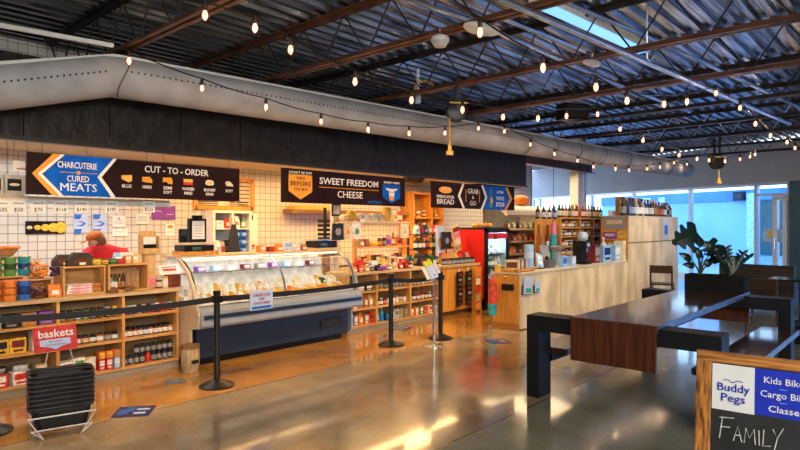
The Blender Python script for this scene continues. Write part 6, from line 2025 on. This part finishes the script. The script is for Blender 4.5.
SB = [on_z(-13, 433, 0), on_z(217, 386, 0), on_z(391, 345, 0), on_z(440.5, 338.5, 0)]
stanchion('black stanchion cut by the left edge of the view', SB[0].x, SB[0].y, SB[1])
stanchion('black queue stanchion in front of the glass deli case', SB[1].x, SB[1].y, SB[2])
stanchion('black queue stanchion in front of the cheese counter shelves', SB[2].x, SB[2].y, SB[3])
stanchion('black queue stanchion behind the silver leaflet stand', SB[3].x, SB[3].y)
# paper sign hung on the belt
f = .20
p = Vector(SB[1]).lerp(Vector(SB[2]), f)
s_ = thing('paper_sign', 'white queue sign with red print hung over the belt', 'sign', (p.x, p.y - .012, .885), math.atan2(SB[2].y - SB[1].y, SB[2].x - SB[1].x))
MB().bx(-.150, .150, -.004, 0, -.16, .045).build('sheet', PAPERB, s_)
MB().bx(-.150, .150, .018, .022, -.06, .045).bx(-.150, .150, -.004, .022, .045, .048).build('back_flap', PAPERB, s_)
RT_ = pm('sign_red_print', (.35, .03, .08), .6)
for k, (t, z, wdt) in enumerate((('CHEESE CASE', -.012, .23), ('LINE', -.055, .07), ('STARTS HERE', -.10, .22))):
    txt(t, RT_, s_, (0, -.006, z), .028, wdt)
MB().bx(-.128, .128, -.007, -.004, -.148, -.120).build('blue_bar', cm('blue'), s_)
# a second small black clip on the belt
# leaflet stand
KL = Matrix.Translation((-.02, 0, .955)) @ Matrix.Diagonal((.78, .78, .78, 1)) @ Matrix.Translation((.03, 0, -.96))
q = thing('leaflet_stand', 'silver pole stand holding yellow and white leaflets', 'stand', on_z(434.2, 346, 0))
MB().lathe([(.17, 0), (.17, .008), (.03, .018)], seg=26).build('base', STEEL, q, True)
MB().cyl((0, 0, .012), (0, 0, .98), .016, None, 14).build('pole', STEEL, q, True)
Mt = KL @ Matrix.Translation((-.03, 0, .96)) @ Matrix.Rotation(R(-26), 4, 'X') @ Matrix.Rotation(R(-12), 4, 'Y')
MB().bx(-.12, .12, -.012, .0, -.05, .26, Mt).build('clipboard', pm('clip_grey', (.40, .44, .55), .3), q)
MB().bx(-.10, .11, -.018, -.012, -.04, .20, Mt).build('sheet', PAPERB, q)
MB().bx(-.11, .12, -.024, -.012, .19, .29, Mt).build('yellow_sheet', pm('lime_yellow', (.62, .66, .04), .6), q)
MB().bx(-.22, -.13, -.02, -.01, -.02, .20, Mt).build('side_leaflet', PAPER, q)
MB().bx(.13, .22, -.02, -.01, 0, .20, Mt).build('side_leaflet', PAPERB, q)

# ------------------------------------------------------------------ basket stack with its sign
bp_ = on_z(61, 431.5, 0)
BR = R(-14)
WIREW = pm('white_wire', (.70, .70, .70), .3, .3, .05)
KS = .88
bst = thing('basket_stand', 'white wire floor stand under the stack of black baskets', 'stand', bp_, BR)
bst.scale = (KS, KS, KS)
Wb, Db = .262, .182
ring = [(-Wb, -Db, .20), (Wb, -Db, .20), (Wb, Db, .20), (-Wb, Db, .20)]
m = MB()
m.tube(ring, .007, 6, True)
for sx in (-1, 1):
    for sy in (-1, 1):
        m.tube([(sx * Wb, sy * Db, .20), (sx * Wb * .55, sy * Db * .95, .008)], .006, 6)
    m.tube([(sx * Wb * .55, -Db * .95, .01), (sx * Wb * .9, -Db * .9, .085)], .006, 6)
m.tube([(-Wb * .9, -Db * .9, .085), (Wb * .9, -Db * .9, .085), (Wb * .9, Db * .9, .085), (-Wb * .9, Db * .9, .085)], .006, 6, True)
m.build('wire_frame', WIREW, bst)
for sx in (-1, 1):
    MB().tube([(sx * .10, Db + .012, .20), (sx * .11, Db + .012, .60), (sx * .09, Db + .012, .70)], .006, 6).build('sign_rod', WIREW, bst)
bs_ = thing('basket_sign', 'red basket sign with white lettering above the basket stack', 'sign', bp_ + Vector((0, 0, .70)), R(-25))
bs_.location = bp_ + Vector((.015, .155, .62))
sg = Matrix.Rotation(R(-4), 4, 'Y')
MB().bx(-.155, .155, -.006, .006, 0, .205, sg).build('board', cm('red', .4), bs_)
txt('baskets', SWHT, bs_, (0, -.008, .118), .062, .25, sg, bold=.03)
MB().prism([(-.11, .10), (.11, .10), (.11, .052), (.05, .038), (0, .016), (-.05, .038), (-.11, .052)], -.009, -.006, sg).build('white_arrow', PAPERB, bs_)
txt('for your', RT_, bs_, (0, -.011, .076), .018, .10, sg)
txt('convenience', RT_, bs_, (0, -.011, .050), .018, .15, sg)
bmats = BLACKP
rim_pts = lambda a, b, z, r: [(x, y, z) for x, y in ([(a - r + r * math.cos(t), b - r + r * math.sin(t)) for t in (0, PI / 4, PI / 2)] + [(-a + r - r * math.sin(t), b - r + r * math.cos(t)) for t in (0, PI / 4, PI / 2)] + [(-a + r - r * math.cos(t), -b + r - r * math.sin(t)) for t in (0, PI / 4, PI / 2)] + [(a - r + r * math.sin(t), -b + r - r * math.cos(t)) for t in (0, PI / 4, PI / 2)])]


def basket_meshes():
    shell = MB()
    H = .20
    lv = []
    for z, k in ((0, .80), (.01, .82), (H, .97)):
        lv.append([shell.bm.verts.new(p) for p in rim_pts(.25 * k, .168 * k, z, .05)])
    for z, k in ((H, .955), (.012, .80)):
        lv.append([shell.bm.verts.new(p) for p in rim_pts(.25 * k, .168 * k, z, .05)])
    n = len(lv[0])
    for A, B in zip(lv, lv[1:]):
        for i in range(n):
            shell.bm.faces.new((A[i], A[(i + 1) % n], B[(i + 1) % n], B[i]))
    shell.bm.faces.new(lv[0][::-1])
    shell.bm.faces.new(lv[-1])
    rim = MB().tube(rim_pts(.255, .172, H, .05), .011, 8, True)
    rim.tube(rim_pts(.252, .169, H - .022, .05), .004, 6, True)
    handle = MB()
    for s in (-1, 1):
        handle.tube([(-.24, s * .02, H + .005), (-.20, s * .05, H + .016), (.20, s * .05, H + .016), (.24, s * .02, H + .005)], .007, 6)
    return shell.mesh('basket', BLACKP), rim.mesh('rim', pm('black_rim_plastic', (.035, .035, .04), .18), True), handle.mesh('handle', pm('black_rim_plastic', (.035, .035, .04), .18), True)


bsh, brm, bhd = basket_meshes()
for k in range(8):
    o = link('shopping_basket', bsh, None, bp_ + Vector((0, 0, (.072 + .040 * k) * KS)), BR)
    o.scale = (KS, KS, KS)
    tag(o, f"black plastic shopping basket, {ORD[k]} from the bottom of the floor stack" if k < 7 else 'black plastic shopping basket topping the floor stack', 'basket', 'stacked shopping baskets')
    link('rim', brm, o)
    if k == 7:
        link('handle', bhd, o)

# ------------------------------------------------------------------ floor decals
DB = pm('decal_navy', (.012, .025, .16), .3)
for (px, py, s, rz, lb, mt) in ((134, 411.5, .155, R(-38), 'dark blue square floor sticker near the basket stack', DB), (175, 381.5, .11, R(8), 'small grey blue floor sticker before the deli case', pm('decal_grey', (.16, .20, .24), .3)), (401, 328, .16, R(10), 'dark floor sticker at the foot of the cheese shelves', pm('decal_brown', (.10, .05, .08), .3)), (498, 341.5, .15, R(-35), 'dark blue floor sticker near the plywood counter end', DB)):
    p = on_z(px, py, 0)
    q = thing('floor_sticker', lb, 'sticker', p, rz)
    if px == 175:
        MB().cyl((0, 0, .0005), (0, 0, .0025), s, None, 24).build('disc', mt, q)
        MB().bx(-.05, .05, -.02, .02, .0025, .0035).build('print', cm('skyblue'), q)
        continue
    MB().bx(-s, s, -s, s, .0005, .0025).build('sheet', mt, q)
    m = MB()
    m.bx(-s * .8, -s * .1, .0, s * .35, .0025, .0035).bx(-s * .8, -s * .3, -s * .5, -s * .15, .0025, .0035).bx(-s * .5, .0, s * .5, s * .8, .0025, .0035)
    m.build('blue_print', cm('blue') if mt is DB else cm('skyblue'), q)
    MB().bx(s * .1, s * .8, s * .2, s * .5, .0025, .0035).bx(s * .05, s * .7, -s * .5, -s * .2, .0025, .0035).build('white_print', PAPERB, q)

# ------------------------------------------------------------------ A-frame chalkboard in the foreground
tl, tr = on_z(697, 349, 1.08), None
ang = math.atan2(.669 + .05, -.743 + .05)
sd_ = Vector((.10, -1, 0)).normalized()             # the board runs away to the right of the view
af = thing('chalkboard_sign', 'oak framed A-frame chalkboard in the right foreground with blue panel', 'sign', (tl.x, tl.y, 0), math.atan2(sd_.y, sd_.x))
# local x runs along the top edge to the right, local -y faces the camera
BWd, BH = .62, 1.08
Mf = Matrix.Translation((0, 0, BH)) @ Matrix.Rotation(R(-7), 4, 'X') @ Matrix.Translation((0, 0, -BH))
fw_ = .062
MB().bx(0, fw_, -.012, .012, .0, BH - .035, Mf).build('side_rail', OAKF, af, bevel=.004)
MB().bx(BWd - fw_, BWd, -.012, .012, .0, BH - .035, Mf).build('side_rail', OAKF, af, bevel=.004)
MB().bx(0, BWd, -.0125, .0125, BH - .048, BH, Mf).build('top_rail', OAKX, af, bevel=.004)
MB().bx(fw_, BWd - fw_, -.012, .012, .10, .16, Mf).build('bottom_rail', OAKX, af, bevel=.004)
MB().bx(fw_, BWd - fw_, -.004, .006, .16, BH - .048, Mf).build('chalkboard', pm('slate_black', (.018, .018, .02), .6, 0, .4, 6), af)
PZ1, PZ0 = BH - .053, BH - .053 - .195
xm = fw_ + .168
MB().bx(fw_ + .004, xm, -.0065, -.004, PZ0 - .004, PZ1, Mf).build('white_panel', PAPER, af)
MB().bx(xm, BWd - fw_ - .004, -.0065, -.004, PZ0, PZ1, Mf).build('blue_panel', pm('sign_royal_blue', (.014, .035, .50), .35, 0, .08), af)
ROY = pm('logo_blue', (.012, .03, .42), .4)


def on_board(x, z):
    return Mf @ Vector((x, -.0075, z))


xc = (fw_ + xm) / 2 + .002
RX = Matrix.Rotation(R(-7), 4, 'X')
txt('Buddy', ROY, af, on_board(xc, PZ0 + .080), .034, .125, RX, bold=.02)
txt('Pegs', ROY, af, on_board(xc, PZ0 + .036), .034, .092, RX, bold=.02)
m = MB()
for s in (-1, 1):
    m.tube([on_board(xc - .004, PZ0 + .118), on_board(xc + s * .02, PZ0 + .130), on_board(xc + s * .038, PZ0 + .126)], .0022, 5)
m.build('logo_sprig', ROY, af)
for k, (t, dz, ww_) in enumerate((('Kids Bikes', .138, .155), ('Cargo Bikes', .080, .188), ('Classes', .020, .125))):
    txt(t, SWHT, af, on_board(xm + .020 + (.012 if k == 0 else (.0 if k == 1 else .03)), PZ0 + dz), .027, ww_, RX, bold=.01, align='LEFT')
m = MB()
for dz in (.118, .062):
    p = on_board(xm + .105, PZ0 + dz)
    m.bx(p.x - .014, p.x + .014, p.y - .001, p.y + .001, p.z - .001, p.z + .001)
m.build('divider_dash', cm('skyblue'), af)
# chalk word, hand drawn strokes
CHK = pm('chalk', (.66, .66, .64), .95, 0, .3, 60)
strokes = [[(0, 0), (.012, .10)], [(.0, .098), (.062, .104)], [(.008, .055), (.045, .058)],
           [(.060, .0), (.078, .070), (.096, .0)], [(.066, .028), (.090, .028)],
           [(.106, .0), (.112, .068), (.128, .025), (.146, .068), (.152, .0)],
           [(.168, .0), (.166, .068)], [(.186, .075), (.182, .0), (.215, .006)],
           [(.222, .085), (.240, .045), (.264, .095)], [(.240, .045), (.228, -.012)]]
for st_ in strokes:
    MB().tube([Mf @ Vector((fw_ + .036 + a * .90, -.006, PZ0 - .128 + b * .92)) for a, b in st_], .0022, 5).build('chalk_stroke', CHK, af)
# rear leaf of the A-frame
Mr = Matrix.Translation((0, .02, BH)) @ Matrix.Rotation(R(9), 4, 'X') @ Matrix.Translation((0, 0, -BH))
for x in (0, BWd - fw_):
    MB().bx(x, x + fw_, .004, .026, .0, BH - .02, Mr).build('rear_rail', OAKF, af)
MB().bx(fw_, BWd - fw_, .008, .020, .16, BH - .04, Mr).build('rear_board', pm('slate_black', (.018, .018, .02)), af)
